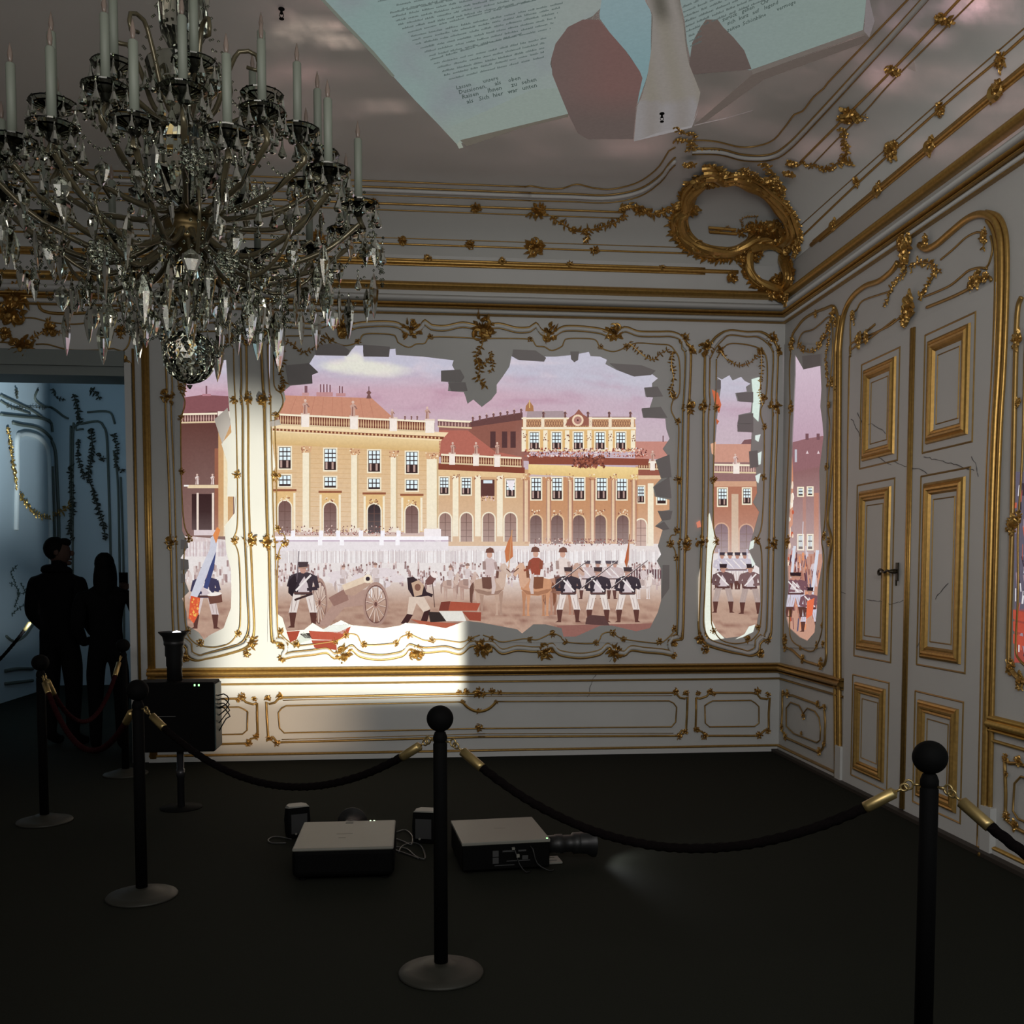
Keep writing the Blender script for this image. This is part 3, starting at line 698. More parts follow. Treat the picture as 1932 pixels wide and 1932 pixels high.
def right_picture():
    p = Pic(9); r = p.rnd
    p.grid(1482, 1558, 664, 1216, 6, lambda u, v: mix((206, 186, 200), (190, 160, 176), (v - 670) / 160) if v < 900 else mix((190, 140, 130), (196, 150, 130), (v - 900) / 300))
    p.poly([(1490, 836), (1520, 828), (1556, 822), (1556, 880), (1490, 892)], (146, 104, 108), 2)
    for u in (1523, 1544): p.rect(u - 3, u + 3, 818, 830, (120, 84, 90), 3); p.poly([(u - 2, 856), (u + 3, 856), (u + .5, 850)], (226, 206, 210), 4)
    p.rect(1500, 1504, 848, 872, (196, 196, 206), 4)
    p.poly([(1490, 888), (1556, 878), (1556, 1045), (1488, 1045)], (140, 100, 100), 2); p.rect(1515, 1521, 930, 1040, (176, 130, 120), 3); p.rect(1536, 1545, 930, 1045, (186, 130, 112), 3)
    for u, v in ((1510, 921), (1528, 920), (1510, 1010), (1528, 1010)): window(p, u - 3, u + 5, v, v + 14 if v < 1000 else v + 26, tall=False)
    p.poly([(1490, 836), (1494, 830), (1497, 900), (1496, 990), (1489, 1000)], (206, 140, 112), 5); 
    for i in range(26): p.blob(r.uniform(1487, 1497), r.uniform(900, 1180), r.uniform(1, 3), r.uniform(4, 12), r.choice([(240, 214, 190), (214, 120, 84), (196, 96, 70), (250, 240, 226)]), 6, 7, haze=0)
    for i in range(110):
        u, v = r.uniform(1492, 1548), r.uniform(1040, 1170); p.line((u, v), (u + r.uniform(-3, 3), v + r.uniform(8, 26)), r.uniform(1, 3.5), r.choice([(120, 76, 78), (96, 60, 70), (214, 196, 200), (176, 120, 104), (226, 150, 110), (90, 84, 110)]), 7, 0)
    for a, b, w in (((1500, 1030), (1494, 1090), 5), ((1543, 1038), (1532, 1128), 6), ((1516, 984), (1514, 1030), 1.2), ((1497, 1034), (1495, 1060), 2), ((1521, 1030), (1522, 1054), 1.5)):
        p.line(a, b, w, (214, 216, 228), 9, 0)
    for u in (1498, 1506, 1529): soldier(p, u, 1164 if u < 1520 else 1192, 84, 12, 1, None, (120, 84, 92), 0, (206, 200, 216))
    p.poly([(1524, 1134), (1538, 1128), (1534, 1160), (1522, 1168)], (226, 112, 76), 20, 0)
    o = p.build('projected_parade_picture'); tag(o, 'projected strip of palace and soldiers in the narrow panel beside the tall gilded door', 'projection')
    p = Pic(11); r = p.rnd
    p.grid(1914, 1960, 890, 1250, 6, lambda u, v: (96, 90, 104) if v < 1150 else (150, 70, 60))
    for i in range(60):
        u, v = r.uniform(1916, 1950), r.uniform(900, 1230); p.line((u, v), (u + r.uniform(-4, 4), v + r.uniform(10, 30)), r.uniform(1, 4), r.choice([(214, 210, 214), (150, 130, 140), (196, 96, 76), (60, 50, 60)]), 2, 0)
    for v in (1150, 1172, 1196): p.rect(1912, 1955, v, v + 18, (176, 76, 60), 4, .25, 0)
    o = p.build('projected_parade_picture'); tag(o, 'projected red and grey sliver of soldiers at the right edge beyond the door', 'projection')

HOLE_MAIN = [(594,670),(657,670),(663,661),(671,652),(687,652),(685,662),(686,673),(734,673),(735,659),(746,658),(747,670),(797,673),(856,680),(853,689),(859,701),
 (875,700),(832,700),(832,720),(847,721),(845,738),(875,740),(878,748),(882,762),(893,754),(909,768),(927,754),(937,741),(937,726),(949,710),(961,692),(965,672),(977,679),(1027,682),(1025,673),(1048,673),
 (1080,670),(1111,664),(1114,672),(1132,673),(1145,679),(1142,687),(1163,698),(1194,710),(1230,706),(1241,714),(1230,723),(1230,732),(1215,732),(1218,749),(1232,750),(1225,771),
 (1210,772),(1213,788),(1255,790),(1257,810),(1263,828),(1250,847),(1260,860),(1241,870),(1247,903),(1232,919),(1235,937),(1263,943),(1263,962),(1249,964),(1250,981),(1235,993),
 (1250,999),(1241,1030),(1247,1046),(1239,1058),(1247,1074),(1247,1133),(1241,1155),(1226,1185),(1200,1191),(1154,1180),(1133,1180),(1086,1201),(1063,1201),(1059,1185),(1029,1178),
 (1006,1178),(985,1195),(975,1187),(910,1175),(879,1171),(841,1185),(799,1178),(765,1175),(755,1180),(724,1185),(662,1179),(644,1170),(610,1187),(590,1175),(574,1188),(541,1191),
 (533,1165),(522,1157),(515,1100),(518,1060),(522,1040),(515,1000),(517,940),(513,900),(520,880),(514,835),(514,807),(530,772),(539,754),(536,738),(548,728),(542,724),(545,700),(580,686),(600,703),(589,724),(548,727),(590,722),(592,708),(601,703)]
HOLE_MAIN = [h for h in HOLE_MAIN if h not in ((875,700),)]
# simple left top: drop the self-touching brick outline, the brick is laid over it
HOLE_MAIN = HOLE_MAIN[:HOLE_MAIN.index((548,728))] + [(548,728),(589,724),(589,707),(600,703),(583,688)]
HOLE_LEFT = [(352,690),(427,679),(430,729),(433,773),(437,816),(418,838),(437,880),(429,872),(430,905),(429,937),(446,937),(443,968),(424,993),(427,1040),(436,1074),(437,1116),(436,1147),(422,1185),
 (396,1198),(385,1207),(375,1193),(354,1180),(352,1154),(344,1129),(357,1116),(349,1095),(349,1085),(356,1072),(341,1053),(354,1033),(352,1018),(344,1002),(342,900),(342,800),(351,726)]
HOLE_LEFT = [h for h in HOLE_LEFT if h != (437,880)]
HOLE_RIGHT = [(1349,710),(1362,716),(1376,708),(1382,718),(1398,711),(1405,719),(1416,724),(1407,730),(1409,739),(1387,742),(1391,757),(1418,759),(1416,778),(1393,783),(1391,814),(1418,816),(1416,852),
 (1425,870),(1428,930),(1420,948),(1432,966),(1427,984),(1412,1037),(1425,1066),(1432,1071),(1434,1138),(1427,1180),(1400,1200),(1369,1204),(1347,1191),(1342,1165),(1342,1039),(1345,930),(1349,834),(1354,770),(1359,736),(1359,718)]
HOLE_SIDE = [(1502,669),(1517,695),(1550,687),(1552,734),(1550,767),(1554,797),(1556,823),(1548,888),(1550,984),(1554,1060),(1545,1111),(1543,1155),(1539,1193),(1525,1209),(1510,1202),(1490,1184),(1483,1156),(1489,1111),(1487,1057),(1490,984),(1494,915),(1496,834),(1502,707)]

def rim(outer, hole, name, lift=0.0095):
    """broken plaster left standing round a hole: a thin sheet with a ragged edge"""
    hv = [Vector((a, b, 0)) for a, b in hole]; ov = [Vector((a, b, 0)) for a, b in outer]
    allp = ov + hv; mb = MB()
    vs = []
    for q in allp:
        w, n = P(q.x, q.y); vs.append(w + n * lift)
    fs = [tuple(t) for t in tessellate_polygon([ov, hv])]
    mb.add(vs, fs)
    k = len(ov); e0 = []
    for q in hv:
        w, n = P(q.x, q.y); e0 += [w + n * lift, w + n * 0.0005]
    n_ = len(hv); mb.add(e0, [(2 * i, 2 * ((i + 1) % n_), 2 * ((i + 1) % n_) + 1, 2 * i + 1) for i in range(n_)])
    return struct(mb, name, M_WALL)
palace_picture(); right_picture()
rim([(510,640),(1272,640),(1272,1212),(505,1212)], HOLE_MAIN, 'trim_40')
rim([(330,645),(450,645),(450,1215),(330,1215)], HOLE_LEFT, 'trim_41')
rim([(1336,698),(1442,698),(1442,1216),(1336,1216)], HOLE_RIGHT, 'trim_42')
rim([(1479,650),(1562,650),(1560,1222),(1476,1222)], HOLE_SIDE, 'trim_43')
# projected dark bricks at the hole edges, their dimmer light painted as colour
BR = [[(539,690),(583,686),(601,703),(589,708),(590,724),(545,727)], [(685,651),(736,655),(734,674),(686,673)], [(832,700),(868,698),(876,712),(870,721),(833,720)], [(845,722),(878,722),(882,738),(852,739)],
      [(594,652),(640,648),(660,662),(655,672),(596,671)], [(968,660),(1010,662),(1030,676),(1026,683),(980,680),(966,672)], [(1150,686),(1210,690),(1236,700),(1228,708),(1196,711),(1165,699)], [(1076,664),(1092,664),(1090,680),(1083,684),(1077,678)],
      [(1215,732),(1240,730),(1250,748),(1220,750)], [(1210,771),(1246,768),(1258,788),(1214,789)], [(1233,918),(1262,900),(1266,940),(1238,936)], [(1236,868),(1262,858),(1266,900),(1246,902)], [(1240,964),(1268,964),(1264,980),(1248,982)],
      [(1236,993),(1252,984),(1262,998),(1250,1000)], [(1250,1066),(1262,1066),(1262,1110),(1248,1130)], [(1389,742),(1420,740),(1420,760),(1394,758)], [(1394,784),(1420,780),(1420,800),(1390,800)], [(1390,801),(1420,800),(1420,816),(1391,815)], [(1349,718),(1359,718),(1359,734),(1349,736)],
      [(342,1018),(354,1020),(356,1034),(342,1036)], [(342,1054),(356,1056),(357,1073),(342,1076)], [(342,1082),(350,1084),(350,1098),(342,1100)], [(1412,852),(1428,850),(1430,880),(1414,884)], [(405,792),(430,770),(436,800),(420,838)], [(1517,672),(1552,668),(1552,690),(1519,697)], [(508,796),(528,792),(530,802),(510,806)]]
mb = MB()
for b in BR:
    vs = []
    for lf in (0.010, 0.016):
        for u, v in b:
            w, n = P(u, v); vs.append(w + n * lf)
    k = len(b)
    mb.add(vs, [tuple(range(k, 2 * k)), tuple(reversed(range(k)))] + [(i, (i + 1) % k, k + (i + 1) % k, k + i) for i in range(k)])
struct(mb, 'trim_44', M_BRICK)
# fallen projected bricks and light plaster shards below the main hole, spilled light by the narrow panel
SH = (([(541,1192),(566,1190),(560,1206),(548,1212)], (176, 80, 60)), ([(583,1190),(610,1192),(640,1192),(662,1182),(655,1200),(640,1208),(588,1206)], (196, 96, 74)),
               ([(588,1208),(634,1208),(636,1226),(594,1222)], (186, 88, 66)), ([(560,1206),(574,1192),(590,1206),(566,1214)], (236, 240, 222)), ([(608,1190),(622,1180),(660,1178),(648,1196)], (244, 246, 236)),
               ([(566,1196),(584,1194),(590,1204),(576,1204)], (70, 62, 56)),
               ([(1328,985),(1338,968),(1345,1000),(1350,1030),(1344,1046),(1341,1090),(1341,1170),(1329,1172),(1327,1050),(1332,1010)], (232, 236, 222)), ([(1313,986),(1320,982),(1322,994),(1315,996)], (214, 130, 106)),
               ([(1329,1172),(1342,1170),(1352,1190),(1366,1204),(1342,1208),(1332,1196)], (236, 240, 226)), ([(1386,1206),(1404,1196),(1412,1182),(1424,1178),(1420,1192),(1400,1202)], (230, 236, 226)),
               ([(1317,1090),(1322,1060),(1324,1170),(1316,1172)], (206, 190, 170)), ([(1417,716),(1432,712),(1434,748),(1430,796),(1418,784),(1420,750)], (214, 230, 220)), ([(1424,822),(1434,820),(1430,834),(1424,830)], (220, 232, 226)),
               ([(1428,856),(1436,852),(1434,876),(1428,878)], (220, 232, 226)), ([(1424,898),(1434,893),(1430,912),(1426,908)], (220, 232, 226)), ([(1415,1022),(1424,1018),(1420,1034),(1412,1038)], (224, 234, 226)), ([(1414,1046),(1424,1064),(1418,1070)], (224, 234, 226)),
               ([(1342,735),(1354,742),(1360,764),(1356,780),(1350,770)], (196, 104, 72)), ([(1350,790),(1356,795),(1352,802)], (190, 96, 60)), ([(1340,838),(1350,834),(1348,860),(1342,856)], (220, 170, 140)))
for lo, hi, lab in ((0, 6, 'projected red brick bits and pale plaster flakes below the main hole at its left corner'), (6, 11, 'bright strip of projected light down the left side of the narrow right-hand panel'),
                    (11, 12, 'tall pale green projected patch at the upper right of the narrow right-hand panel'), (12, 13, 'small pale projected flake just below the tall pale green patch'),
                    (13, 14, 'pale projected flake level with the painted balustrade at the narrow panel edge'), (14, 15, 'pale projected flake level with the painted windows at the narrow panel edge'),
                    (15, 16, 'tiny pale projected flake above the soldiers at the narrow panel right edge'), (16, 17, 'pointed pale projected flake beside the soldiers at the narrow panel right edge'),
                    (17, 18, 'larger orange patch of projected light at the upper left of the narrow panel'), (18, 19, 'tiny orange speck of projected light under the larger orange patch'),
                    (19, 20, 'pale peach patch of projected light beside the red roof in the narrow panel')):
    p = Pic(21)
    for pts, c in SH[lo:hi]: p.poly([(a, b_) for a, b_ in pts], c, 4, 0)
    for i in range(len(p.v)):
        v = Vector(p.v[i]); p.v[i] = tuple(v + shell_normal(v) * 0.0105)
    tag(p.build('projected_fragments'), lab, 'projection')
# ---------------------------------------------------------------- gilded plasterwork
def path3(px, step=5.0, lift=0.0, smooth=True):
    """pixel polyline -> points on the shell and their normals"""
    q = cat([(a, b, 0) for a, b in px], step) if smooth else []
    if not smooth:
        for (a, b), (c, d) in zip(px[:-1], px[1:]):
            k = max(1, int(math.hypot(c - a, d - b) / 20))
            q += [(a + (c - a) * i / k, b + (d - b) * i / k) for i in range(k)]
        q.append(px[-1])
    pts, ns = [], []
    for w in q:
        a, n = P(w[0], w[1]); pts.append(a + n * lift); ns.append(n)
    return pts, ns

def mirror(pts, ns, X0):
    return [Vector((2 * X0 - p.x, p.y, p.z)) for p in pts], [Vector((-n.x, n.y, n.z)) for n in ns]

def leaf(mb, c, t, n, L, W, H, curl=0.25):
    """one acanthus blade from c along t, standing off the surface along n"""
    t = t.normalized(); s = t.cross(n).normalized()
    prof = [(0, .25, .35), (.3, .95, .8), (.62, .8, 1.0), (.86, .38, .9), (1.0, .0, .55)]
    vs = []; fs = []
    for (a, w, h) in prof:
        ce = c + t * (a * L) + s * (curl * L * a * a)
        vs += [ce + s * (w * W / 2) + n * (.15 * H * h), ce + n * (H * h), ce - s * (w * W / 2) + n * (.15 * H * h)]
    for i in range(4):
        b = i * 3; fs += [(b, b + 1, b + 4, b + 3), (b + 1, b + 2, b + 5, b + 4)]
    mb.add(vs, fs)

def scroll(mb, c, t, n, R, r, turns=1.2, hand=1, seg=5):
    """C-scroll: a tube that winds in on itself"""
    t = t.normalized(); s = t.cross(n).normalized() * hand
    N = max(8, int(14 * turns)); pts = []; rr = []
    for i in range(N + 1):
        a = i / N; w = 2 * PI * turns * a; q = R * (1 - .78 * a)
        pts.append(c + t * (q * math.cos(w)) + s * (q * math.sin(w)) + n * (r * (.5 + .8 * a))); rr.append(r * (.5 + .7 * math.sin(PI * min(1, a * 1.2))))
    mb.tube(pts, rr, [n] * len(pts), seg)

def knob(mb, c, n, r):
    t = n.orthogonal().normalized(); s = n.cross(t)
    vs = [c + n * r]; 
    for k, (q, h) in enumerate(((.7, .7), (1, .1))):
        for i in range(6): a = 2 * PI * i / 6; vs.append(c + t * (math.cos(a) * r * q) + s * (math.sin(a) * r * q) + n * (h * r))
    fs = [(0, 1 + i, 1 + (i + 1) % 6) for i in range(6)] + [(1 + i, 7 + i, 7 + (i + 1) % 6, 1 + (i + 1) % 6) for i in range(6)]
    mb.add(vs, fs)

def frame_at(c, n):
    up = Vector((0, 0, 1)) if abs(n.z) < .9 else Vector((0, 1, 0))
    s = up.cross(n).normalized(); return s, n.cross(s).normalized()

def rocaille(mb, c, n, r, seed, tall=1.0, dens=1.0):
    """shell-and-leaf boss about c"""
    rnd = random.Random(seed); sx, sy = frame_at(c, n)
    D = lambda a: sx * math.cos(a) + sy * (math.sin(a) * tall)
    k = max(6, int(12 * dens))
    for i in range(k):                                   # ragged leaf collar
        a = 2 * PI * (i + rnd.uniform(-.35, .35)) / k
        leaf(mb, c + D(a) * (r * rnd.uniform(.2, .5)), D(a + rnd.uniform(-.5, .5)), n, r * rnd.uniform(.32, .6), r * rnd.uniform(.26, .42), r * rnd.uniform(.2, .32), rnd.uniform(-.7, .7))
    for i in range(max(4, int(7 * dens))):               # scrolls
        a = rnd.uniform(0, 2 * PI); scroll(mb, c + D(a) * (r * rnd.uniform(.25, .55)), D(a + rnd.uniform(.5, 2)), n, r * rnd.uniform(.24, .4), r * .085, rnd.uniform(.8, 1.4), rnd.choice((-1, 1)))
    w0 = rnd.uniform(-.4, .4) + PI / 2                   # fluted shell in the middle
    for i in range(6):
        a = w0 + (i - 2.5) * .42; leaf(mb, c - D(w0) * (r * .2), D(a), n, r * .55, r * .2, r * .42, 0)
    knob(mb, c - D(w0) * (r * .22) + n * (r * .15), n, r * .2)
    for i in range(int(4 * dens)):
        a = rnd.uniform(0, 2 * PI); knob(mb, c + D(a) * (r * rnd.uniform(.3, .8)) + n * (r * .05), n, r * rnd.uniform(.08, .14))

def Pr(u, v, rpx):
    c, n = P(u, v); c = c + n * .008; return c, n, rpx * (c - EYE).length / 1880

def garland(mb, pts, ns, w, seed, dens=1.0, stem=True):
    """leafy festoon along a path; w = half width in metres"""
    rnd = random.Random(seed); w = w * .8
    if stem: mb.tube([p + n * w * .2 for p, n in zip(pts, ns)], w * .12, ns, 5)
    for i in range(len(pts) - 1):
        t = (pts[i + 1] - pts[i])
        if t.length < 1e-6: continue
        n = ns[i]; s = t.normalized().cross(n); env = .55 + .45 * abs(math.sin(i * .9 + seed))
        for sg in (-1, 1):
            if rnd.random() > .8 * dens: continue
            d = t.normalized() * rnd.uniform(-.3, 1) + s * sg * rnd.uniform(.4, 1.1)
            leaf(mb, pts[i] + n * w * .12 + s * sg * w * .1, d, n, w * rnd.uniform(.55, 1.15) * env, w * .42, w * .3, rnd.uniform(-.6, .6))
        if rnd.random() < .4 * dens: knob(mb, pts[i] + s * rnd.uniform(-.5, .5) * w * env + n * w * .2, n, w * rnd.uniform(.2, .3))

X0 = (EX(495, 650) + EX(1302, 650)) / 2
ncount = [0]
def trim_name():
    ncount[0] += 1; return 'trim_%d' % ncount[0]

# --- side window panels of the wall: traced once, mirrored to the left
def panel_lines(mb, mw, lines, X=None):
    for px, r, sm, m_ in lines:
        pts, ns = path3(px, 5, r * .4 + (.009 if r < .007 else 0), sm)
        if X is not None: pts, ns = mirror(pts, ns, X)
        (mw if m_ else mb).tube(pts, r, ns, 8 if r > .01 else 6)

P3_OUT = [(1330,667),(1329,739),(1330,760),(1327,790),(1327,906),(1325,1005),(1323,1040),(1320,1120),(1318,1184),(1324,1207),(1336,1218),(1373,1229),(1400,1234),(1418,1237),(1432,1230),(1433,1216),(1443,1206),(1454,1196),(1458,1048),(1459,1012),(1461,924),(1466,790),(1464,752),(1467,671),(1464,650),(1452,636),(1436,627),(1409,627),(1376,624),(1354,633),(1340,649),(1331,667)]
P3_IN = [(1351,678),(1350,736),(1347,806),(1345,930),(1346,999),(1352,1021),(1344,1046),(1341,1093),(1341,1160),(1344,1184),(1360,1207),(1391,1214),(1422,1203),(1435,1166),(1436,1042),(1427,1021),(1436,993),(1440,924),(1441,806),(1438,797),(1434,775),(1445,743),(1446,681),(1434,660),(1409,651),(1376,649),(1362,660),(1352,676)]
def shrink(px, d, cx, cy):
    out = []
    for a, b in px:
        out.append((a + (d if a < cx - 20 else -d if a > cx + 20 else 0), b + (d if b < 700 else -d if b > 1170 else 0)))
    return out
def vert_group(X=None, seed=0):
    mb, mw = MB(), MB()
    panel_lines(mb, mw, [(P3_OUT, .011, True, 0), (P3_IN, .0055, True, 0), (shrink(P3_OUT, 9, 1394, 900), .0055, True, 0)], X)
    panel_lines(mb, mw, [(shrink(P3_OUT, 4.5, 1394, 900), .016, True, 1)], X)
    o = struct(mb, trim_name(), M_GOLDL, True); mw.build('white_bead', M_WHITE, o, True)
    for i, (u, v, r) in enumerate(((1331,655,18),(1455,640,15),(1466,662,12),(1330,767,14),(1462,768,16),(1351,770,9),(1441,750,8),(1441,805,7),(1324,1023,16),(1456,1026,15),(1350,1022,9),(1428,1020,9),(1346,905,9),(1440,900,8),(1322,1205,15),(1330,1225,10),(1434,1232,11),(1447,1206,10),(1345,1190,9),(1410,1206,9),(1430,1184,8),(1358,660,9),(1434,662,8))):
        g = MB(); c, n, r = Pr(u, v, r)
        if X is not None: c = Vector((2 * X - c.x, c.y, c.z))
        rocaille(g, c, n, r, seed + i, 1.2, .8); g.build('rocaille', M_GOLD, o)
    for i, px in enumerate(([(1358,662),(1372,680),(1398,690),(1420,680),(1434,660)], [(1434,660),(1436,690),(1434,720),(1432,745),(1438,765)])):
        g = MB(); pts, ns = path3(px, 4.5, .01)
        if X is not None: pts, ns = mirror(pts, ns, X)
        garland(g, pts, ns, .034, seed + 40 + i); g.build('garland', M_GOLD, o)
    return o
vert_group(None, 100); vert_group(X0, 200)

# --- the wide panel: right half traced, left half mirrored
M_OUT = [(912,616),(940,611),(974,619),(1000,618),(1011,610),(1020,622),(1039,630),(1060,618),(1080,616),(1110,618),(1135,622),(1157,630),(1178,618),(1204,626),(1240,627),(1266,627),(1284,634),(1297,650),(1303,664),(1300,752),(1298,766),(1298,797),(1294,999),(1291,1024),(1291,1048),(1288,1190),(1283,1206),(1268,1208),(1262,1222),(1268,1236),(1250,1233),(1216,1230),(1190,1227),(1177,1237),(1159,1231),(1146,1222),(1130,1235),(1094,1241),(1055,1235),(1042,1222),(1024,1228),(1004,1229),(975,1227),(947,1233),(929,1219),(912,1219)]
M_IN = [(912,640),(940,639),(999,641),(1011,653),(1027,655),(1041,662),(1061,653),(1066,641),(1095,639),(1123,642),(1132,656),(1157,664),(1182,655),(1200,648),(1240,650),(1262,652),(1272,662),(1281,682),(1281,742),(1269,756),(1266,775),(1275,794),(1280,806),(1278,891),(1277,999),(1266,1010),(1263,1026),(1275,1050),(1277,1170),(1272,1190),(1250,1211),(1234,1213),(1174,1205),(1154,1193),(1136,1196),(1123,1213),(1068,1211),(1058,1201),(1042,1195),(1027,1201),(1011,1207),(988,1205),(947,1211),(929,1204),(911,1198)]
mb, mw = MB(), MB()
def mshrink(px, d):
    out = []
    for a, b in px:
        if b < 700: out.append((a - (d if a > 1285 else 0), b + d * .8))
        elif b > 1185: out.append((a - (d if a > 1275 else 0), b - d * .8))
        else: out.append((a - d, b))
    return out
for X in (None, X0):
    panel_lines(mb, mw, [(M_OUT, .012, True, 0), (M_IN, .0055, True, 0), (mshrink(M_OUT, 11), .0055, True, 0), (mshrink(M_OUT, 5.5), .017, True, 1)], X)
main_frame = struct(mb, trim_name(), M_GOLDL, True); mw.build('white_bead', M_WHITE, main_frame, True)
for i, (u, v, r, both) in enumerate(((912,618,30,0),(1036,628,21,1),(1158,630,23,1),(1290,640,13,1),(1302,662,13,1),(1298,768,17,1),(1291,1026,17,1),(1270,748,9,1),(1278,795,8,1),(1279,905,11,1),(1264,1026,10,1),(1276,1000,8,1),(1276,1052,8,1),
        (910,1222,24,0),(1028,1228,20,1),(1160,1230,20,1),(1268,1212,13,1),(1280,1200,10,1),(1270,1236,9,1),(928,1205,8,1),(1000,1206,8,1),(1042,1196,9,1),(1066,1211,8,1),(1124,1212,8,1),(1156,1194,9,1),(1176,1206,8,1),(1244,1210,9,1),(1272,1186,9,1),(1133,655,7,1),(1000,640,7,1),(1181,655,8,1))):
    for X in ((None, X0) if both else (None,)):
        g = MB(); c, n, r_ = Pr(u, v, r)
        if X: c = Vector((2 * X - c.x, c.y, c.z))
        rocaille(g, c, n, r_, 300 + i * 2 + (X is not None), 1.1, 1.0 if r > 15 else .75); g.build('rocaille', M_GOLD, main_frame)
for i, (px, w, both) in enumerate((([(912,640),(908,655),(898,672),(908,690),(922,680),(925,672)], .05, 0), ([(900,680),(905,700),(900,712),(915,728),(908,735)], .055, 0), ([(925,665),(930,690),(922,705)], .04, 0),
        ([(1186,648),(1200,660),(1214,672),(1232,680),(1245,668),(1262,660)], .042, 1), ([(1268,664),(1266,690),(1270,715),(1264,740),(1268,752)], .045, 1))):
    for X in ((None, X0) if both else (None,)):
        g = MB(); pts, ns = path3(px, 5, .01)
        if X: pts, ns = mirror(pts, ns, X)
        garland(g, pts, ns, w, 400 + i, 1.1); g.build('garland', M_GOLD, main_frame)

# --- corner panel on the right wall
mb, mw = MB(), MB()
P4_OUT = [(1494,667),(1496,634),(1505,618),(1518,602),(1536,591),(1558,582),(1574,578),(1582,600),(1580,640),(1576,707),(1574,816),(1567,930),(1563,984),(1570,1021),(1563,1080),(1561,1147),(1560,1215),(1560,1240),(1554,1256),(1532,1251),(1516,1245),(1496,1227),(1481,1218),(1480,1193),(1482,1100),(1483,1030),(1487,930),(1492,800),(1493,767),(1492,698),(1494,667)]
P4_IN = [(1508,652),(1510,640),(1518,627),(1536,622),(1550,611),(1568,598),(1574,625),(1572,689),(1565,761),(1568,800),(1565,852),(1559,984),(1553,1021),(1557,1048),(1555,1110),(1554,1184),(1543,1220),(1532,1229),(1512,1220),(1494,1202),(1493,1150)]
panel_lines(mb, mw, [(P4_OUT, .011, True, 0), (P4_IN, .0055, True, 0)], None)
o4 = struct(mb, trim_name(), M_GOLDL, True)
for i, (u, v, r) in enumerate(((1497,648,15),(1574,592,13),(1578,608,9),(1541,593,8),(1495,768,13),(1573,720,10),(1578,735,8),(1566,765,8),(1489,1022,13),(1558,1010,9),(1566,1022,10),(1562,880,9),(1484,1205,13),(1483,1222,8),(1517,1243,10),(1551,1252,12),(1555,1215,8),(1543,1218,8),(1512,1222,6),(1553,1180,7))):
    g = MB(); c, n, r = Pr(u, v, r); rocaille(g, c, n, r, 500 + i, 1.3, .8); g.build('rocaille', M_GOLD, o4)
for i, (px, w) in enumerate((([(1510,646),(1520,660),(1534,665),(1546,655),(1556,642),(1568,612)], .05), ([(1569,604),(1568,640),(1562,670),(1564,700),(1566,730)], .04))):
    g = MB(); pts, ns = path3(px, 4, .01); garland(g, pts, ns, w, 520 + i); g.build('garland', M_GOLD, o4)

# --- panel at the right edge of the picture
mb, mw = MB(), MB()
panel_lines(mb, mw, [([(1930,560),(1922,590),(1918,700),(1914,880),(1912,990),(1908,1120),(1905,1240),(1909,1262),(1926,1282),(1945,1290)], .014, True, 0),
                     ([(1945,620),(1936,640),(1932,800),(1928,900),(1922,1000),(1922,1120),(1918,1220),(1925,1245),(1945,1262)], .007, True, 0)], None)
o5 = struct(mb, trim_name(), M_GOLDL, True)
for i, (u, v, r) in enumerate(((1922,640,18),(1914,990,22),(1926,975,12),(1910,1258,16),(1928,1284,16),(1924,760,10))):
    g = MB(); c, n, r = Pr(u, v, r); rocaille(g, c, n, r, 540 + i, 1.3); g.build('rocaille', M_GOLD, o5)

# --- dado panels
def dado(out, inn, bosses, seed, X=None):
    mb, mw = MB(), MB()
    panel_lines(mb, mw, [(out, .010, False, 0), (inn, .006, False, 0)] , X)
    cx = sum(a for a, b in out) / len(out); cy = sum(b for a, b in out) / len(out)
    o = struct(mb, trim_name(), M_GOLDL, True)
    for i, (u, v, r) in enumerate(bosses):
        g = MB(); c, n, r_ = Pr(u, v, r)
        if X: c = Vector((2 * X - c.x, c.y, c.z))
        rocaille(g, c, n, r_, seed + i, 1.0, .8); g.build('rocaille', M_GOLD, o)
    return o
D3o = [(1313,1316),(1320,1318),(1332,1314),(1338,1308),(1351,1307),(1418,1307),(1428,1309),(1434,1317),(1447,1319),(1452,1316),(1450,1345),(1450,1378),(1442,1378),(1432,1387),(1420,1388),(1330,1388),(1324,1380),(1312,1378),(1313,1340),(1313,1316)]
D3i = [(1329,1331),(1336,1326),(1344,1322),(1416,1321),(1424,1326),(1431,1333),(1431,1364),(1423,1370),(1338,1371),(1330,1364),(1329,1331)]
D3b = [(1317,1308,7),(1339,1304,9),(1346,1309,6),(1428,1304,9),(1448,1310,7),(1314,1376,8),(1328,1388,9),(1432,1387,9),(1447,1378,8)]
dado(D3o, D3i, D3b, 600); dado(D3o, D3i, D3b, 620, X0)
D2o = [(902,1308),(1270,1307),(1276,1309),(1282,1316),(1292,1318),(1297,1314),(1296,1345),(1294,1378),(1286,1378),(1278,1388),(902,1390)]
D2o2 = [(902,1313),(1268,1312)]; D2o3 = [(902,1384),(1270,1383)]
D2i = [(938,1323),(1262,1322),(1270,1326),(1276,1334),(1274,1362),(1266,1371),(902,1374)]
mb, mw = MB(), MB()
for X in (None, X0): panel_lines(mb, mw, [(D2o, .010, False, 0), (D2i, .006, False, 0), (D2o2, .003, False, 0), (D2o3, .003, False, 0)], X)
o2 = struct(mb, trim_name(), M_GOLDL, True)
